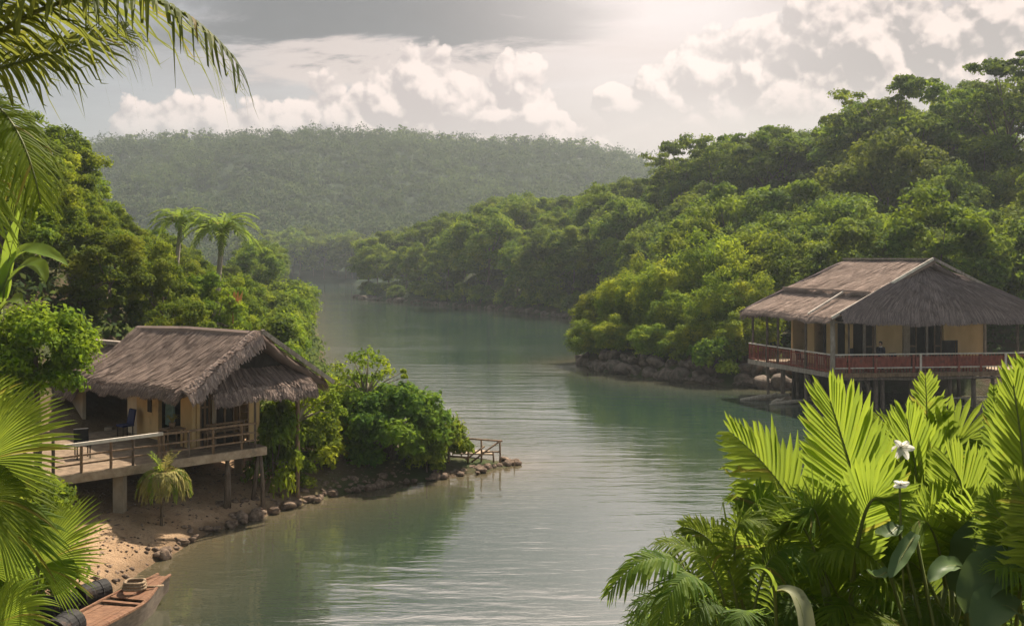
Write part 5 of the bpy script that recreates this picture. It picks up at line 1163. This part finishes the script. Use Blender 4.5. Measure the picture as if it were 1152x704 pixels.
# coconut palm reaching in at the upper left
d = 7.4; cr = P(-70, 95, d); rp = V(cr[0] - .5, cr[1] + .2, hgt(cr[0] - .5, cr[1] + .2)); r_ = empty('coconut_palm', rp, 'coconut palm whose long hanging fronds reach in at the upper left', 'palm tree')
one(lambda t: t.tube([rp - V(0, 0, .4), rp * .5 + cr * .5 + V(-.15, 0, 0), cr], [.20, .15, .13], 12), 'trunk', M['bark'], r_, smooth=True)
for i, (b0, c0, t0, Lp, mt, dr, dd, uv) in enumerate([
    ((-70, 90), (130, -95), (263, 64), 78, 'frond_coco', .75, (0, -.6, -1.0), V(0, .3, 1)), ((-65, 95), (50, 62), (142, 33), 64, 'frond_coco', .35, (0, -.2, .1), V(.2, -.8, .7)),
    ((-75, 90), (20, -60), (110, -10), 95, 'frond_coco', .85, (0, -.5, -.9), V(0, .3, 1)), ((-65, 100), (20, 90), (46, 228), 58, 'frond_yellow', .5, (0, -.2, -.3), V(.4, -.5, .8)),
    ((-70, 100), (0, 130), (30, 215), 60, 'frond_yellow', .45, (0, .2, .2), V(.4, -.8, .5)), ((-75, 95), (-20, 20), (60, 60), 70, 'frond_coco', .6, (0, .3, .5), V(0, -.4, 1)), ((-75, 95), (-30, -60), (30, -60), 100, 'frond_coco', .85, (0, -.2, -.4), V(0, .2, 1)),
    ((-80, 95), (-180, 0), (-230, 120), 80, 'frond_coco', .6, (0, .3, .6), V(0, 0, 1)), ((-80, 90), (-120, -80), (-200, -60), 80, 'frond_coco', .6, (0, -.8, -1.5), V(0, 0, 1)), ((-75, 95), (-60, 30), (-90, 40), 80, 'frond_coco', .6, (0, 1.2, 2.0), V(0, 0, 1)), ((-75, 100), (-20, 150), (-15, 260), 60, 'frond_yellow', .5, (0, -.3, -.5), V(.4, -.5, .8))]):
    frond(r_, [P(*b0, d + dd[0]), P(*c0, d + dd[1]), P(*t0, d + dd[2])], uv, Lp * d / F, 40, 1.15, .6, dr, mt, .022, seed=200 + i, wfac=.95, fold=.3, tipk=.5, vee=.05, K=6, t0=.1, prof=lambda t: min(1, (t + .15) / .3) ** .6 * (1 - .55 * max(0, (t - .5) / .5) ** 2))
for nm in [k for k, v_ in PROTO.items() if not v_[2]]:
    rt = PROTO[nm][0]
    for c_ in list(rt.children): bpy.data.objects.remove(c_)
    bpy.data.objects.remove(rt)
HAZE = .00024; SKYC = 5.1; EXPO = 1.0
# ------------------------------------------------------------------ haze, light, sky, camera
hz = MB(); hz.obox((0, 640, 53), (1120, 0, 0), (0, 680, 0), (0, 0, 58))
m, nt, n, l = new_mat('haze_air')
pv = nt.nodes.new('ShaderNodeVolumePrincipled'); pv.inputs['Color'].default_value = (.82, .91, 1.0, 1)
pv.inputs['Density'].default_value = HAZE; pv.inputs['Anisotropy'].default_value = .35
o_ = nt.nodes.new('ShaderNodeOutputMaterial'); nt.links.new(pv.outputs[0], o_.inputs['Volume'])
tag(hz.build('haze', m), 'pale humid air over the whole river valley', 'haze', kind='stuff')

SUN_EL, SUN_AZ = R(50), R(28)
sl = bpy.data.lights.new('sun', 'SUN'); sl.energy = 5.0; sl.angle = R(.7); sl.color = (1.0, .88, .71)
so = bpy.data.objects.new('sun', sl); COL.objects.link(so)
from mathutils import Vector
sd_ = Vector((math.sin(SUN_AZ) * math.cos(SUN_EL), math.cos(SUN_AZ) * math.cos(SUN_EL), math.sin(SUN_EL)))
so.rotation_euler = sd_.to_track_quat('Z', 'Y').to_euler(); so.location = (0, 0, 150)

w = bpy.data.worlds.new('World'); scene.world = w; w.use_nodes = True
nt = w.node_tree; nt.nodes.clear(); b = NB(nt)
sky = b.node('ShaderNodeTexSky', sky_type='NISHITA'); sky.sun_disc = False
sky.sun_elevation = SUN_EL; sky.sun_rotation = SUN_AZ; sky.air_density = 1.2; sky.dust_density = 3.0; sky.ozone_density = 1.0
tc = b.node('ShaderNodeTexCoord'); dirv = tc.outputs['Generated']
sp = b.node('ShaderNodeSeparateXYZ'); b.put(sp.inputs[0], dirv)
az = b.m('ARCTAN2', sp.outputs[0], sp.outputs[1]); el = b.m('ARCSINE', sp.outputs[2])
AZ = lambda px: math.atan((px - 576) / F)
EL = lambda py, px=576: math.atan((HOR - py) / F * math.cos(AZ(px)))
cv = b.node('ShaderNodeCombineXYZ'); b.put(cv.inputs[0], az); b.put(cv.inputs[1], el)
ang = cv.outputs[0]
# cumulus: blobs in azimuth / elevation, broken up by noise and billows, lit by comparing with a step toward the sun
def cloud_field(du, dv):
    a = b.vm('ADD', ang, (du, dv, 0))
    n1 = b.node('ShaderNodeTexNoise'); b.put(n1.inputs['Vector'], a); n1.inputs['Scale'].default_value = 20; n1.inputs['Detail'].default_value = 8; n1.inputs['Roughness'].default_value = .62
    wa = b.vm('ADD', a, b.vm('MULTIPLY', b.vm('SUBTRACT', n1.outputs['Color'], (.5, .5, .5)), (.026, .026, 0)))
    bs_ = None
    for sc_, am in ((32, .58), (72, .28), (150, .13)):
        vo = b.node('ShaderNodeTexVoronoi', feature='F1'); b.put(vo.inputs['Vector'], wa); vo.inputs['Scale'].default_value = sc_
        t_ = b.m('MULTIPLY', b.m('SUBTRACT', .32, b.m('MULTIPLY', vo.outputs['Distance'], vo.outputs['Distance'])), am)
        bs_ = t_ if bs_ is None else b.m('ADD', bs_, t_)
    bs_ = b.m('ADD', bs_, b.m('MULTIPLY', b.m('SUBTRACT', n1.outputs['Fac'], .5), .5))
    ws = b.node('ShaderNodeSeparateXYZ'); b.put(ws.inputs[0], wa)
    return ws, bs_
def cumulus(blobs, fld):
    ws, bs_ = fld; acc = None
    for (px, py, r) in blobs:
        dx = b.m('MULTIPLY', b.m('SUBTRACT', ws.outputs[0], AZ(px)), F / r); dy = b.m('MULTIPLY', b.m('SUBTRACT', ws.outputs[1], EL(py, px)), F / r)
        e = b.m('SUBTRACT', 1.0, b.m('SQRT', b.m('ADD', b.m('MULTIPLY', dx, dx), b.m('MULTIPLY', dy, dy))))
        acc = e if acc is None else b.m('SMOOTH_MAX', acc, e, .25)
    return b.m('ADD', acc, bs_)
FA, FB = cloud_field(0, 0), cloud_field(.004, .0085)
CU1 = [(150, 150, 38), (195, 150, 30), (245, 146, 34), (290, 150, 30), (325, 146, 32), (368, 138, 38), (408, 146, 34), (434, 122, 40), (478, 100, 50), (520, 124, 46), (557, 132, 40), (585, 98, 34), (600, 130, 36),
       (240, 185, 80), (380, 185, 90), (520, 180, 90), (620, 185, 70)]
CU2 = [(745, 105, 52), (790, 84, 46), (850, 74, 62), (925, 42, 60), (985, 58, 55), (1050, 48, 60), (1120, 30, 66), (1190, 40, 60), (700, 120, 34), (800, 150, 90), (900, 120, 80), (1000, 110, 80), (1100, 100, 90)]
sund = b.m('MAXIMUM', 0.0, b.node('ShaderNodeVectorMath', operation='DOT_PRODUCT').outputs['Value'])
dp = [x for x in nt.nodes if x.type == 'VECT_MATH' and x.operation == 'DOT_PRODUCT'][0]
b.put(dp.inputs[0], b.vm('NORMALIZE', dirv)); dp.inputs[1].default_value = (math.sin(R(7.5)) * math.cos(R(16)), math.cos(R(7.5)) * math.cos(R(16)), math.sin(R(16)))
glow = b.m('POWER', sund, 110.0); glow2 = b.m('POWER', sund, 9.0)
# thin veil of high cloud over the clear sky
veil_n = b.noise(b.scale(ang, (2.2, 9.0, 1)), 1.6, 6, .6, .4)
veil = b.m('ADD', .84, b.m('MULTIPLY', b.sm(veil_n, .35, .7), .14))
S_ = SKYC
veil_c = b.mix(glow2, c4([x * S_ for x in (.235, .285, .32)]), c4([x * S_ for x in (.58, .475, .44)]))
base = b.mix(veil, sky.outputs[0], veil_c)
# horizon warmth
low = b.sm(el, .22, .04)
base = b.mix(b.m('MULTIPLY', low, .55), base, b.mix(glow2, c4([x * S_ for x in (.33, .335, .345)]), c4([x * S_ for x in (.55, .46, .43)])))
# grey stratus deck above
st = b.noise(b.scale(ang, (3.0, 12.0, 1)), 1.5, 7, .6, .5)
elw = b.m('ADD', el, b.m('MULTIPLY', b.m('SUBTRACT', st, .5), .19))
azm = b.m('ADD', az, b.m('MULTIPLY', b.m('SUBTRACT', st, .5), .18))
dk = b.m('MULTIPLY', b.m('MULTIPLY', b.sm(elw, EL(66), EL(38)), b.sm(el, R(21), R(16))), b.m('MULTIPLY', b.sm(azm, AZ(60), AZ(280)), b.sm(azm, AZ(720), AZ(630))))
lt = b.m('MULTIPLY', b.m('MULTIPLY', b.sm(elw, EL(98), EL(76)), b.sm(elw, EL(44), EL(60))), b.m('MULTIPLY', b.sm(azm, AZ(200), AZ(330)), b.sm(azm, AZ(640), AZ(560))))
base = b.mix(b.m('MULTIPLY', lt, .8), base, c4([x * S_ for x in (.70, .595, .55)]))
base = b.mix(b.m('MULTIPLY', dk, .85), base, c4([x * S_ for x in (.15, .157, .166)]))
def shade(blobs, bright, mid):
    d0, d1 = cumulus(blobs, FA), cumulus(blobs, FB)
    mask = b.sm(d0, .0, .13)
    lit = b.sm(b.m('SUBTRACT', d0, d1), -.10, .32)
    return mask, b.mix(lit, c4([x * S_ for x in mid]), c4([x * S_ for x in bright]))
high = b.m('MULTIPLY', b.sm(el, R(17), R(26)), b.m('POWER', sund, 3.0))  # extra bright sky added above the view, to lighten the water's reflection
base = b.mix(b.m('MULTIPLY', high, .85), base, c4([x * S_ for x in (2.7, 2.2, 1.95)]))
back = b.sm(sp.outputs[1], .25, -.45)  # unseen brighter sky added behind the camera as frontal fill light
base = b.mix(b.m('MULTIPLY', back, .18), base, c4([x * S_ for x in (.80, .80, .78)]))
m2, c2_ = shade(CU2, (.94, .785, .71), (.43, .385, .37))
fade2 = b.sm(el, EL(160), EL(85))
base = b.mix(b.m('MULTIPLY', m2, b.m('MULTIPLY', fade2, .95)), base, c2_)
m1, c1_ = shade(CU1, (.95, .80, .73), (.52, .455, .44))
base = b.mix(b.m('MULTIPLY', m1, b.lin(el, EL(172), EL(118), .25, .92)), base, c1_)
base = b.mix(b.m('MULTIPLY', glow, .55), base, c4([x * S_ for x in (1.2, 1.05, .99)]))
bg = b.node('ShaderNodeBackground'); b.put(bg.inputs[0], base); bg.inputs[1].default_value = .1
w.cycles.sampling_method = 'MANUAL'; w.cycles.sample_map_resolution = 256
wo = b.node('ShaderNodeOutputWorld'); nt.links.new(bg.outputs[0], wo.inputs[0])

cam = bpy.data.cameras.new('camera'); co = bpy.data.objects.new('camera', cam); COL.objects.link(co)
co.location = (0, 0, CAMZ); co.rotation_euler = (R(90), 0, 0)
cam.sensor_fit = 'HORIZONTAL'; cam.sensor_width = 36; cam.lens = F / 1152 * 36
cam.shift_y = (HOR - 352) / 1152.0; cam.clip_end = 6000; cam.clip_start = .1
cam.dof.use_dof = False
scene.camera = co
scene.render.engine = 'CYCLES'
cy = scene.cycles
cy.use_denoising = True
cy.max_bounces = 6; cy.diffuse_bounces = 3; cy.glossy_bounces = 2; cy.transmission_bounces = 4; cy.volume_bounces = 1; cy.transparent_max_bounces = 8
cy.use_adaptive_sampling = True; cy.adaptive_threshold = .02
vs = scene.view_settings; scene.display_settings.display_device = 'sRGB'
vs.view_transform = 'Standard'; vs.look = 'None'; vs.gamma = 1; vs.use_curve_mapping = False; vs.exposure = EXPO
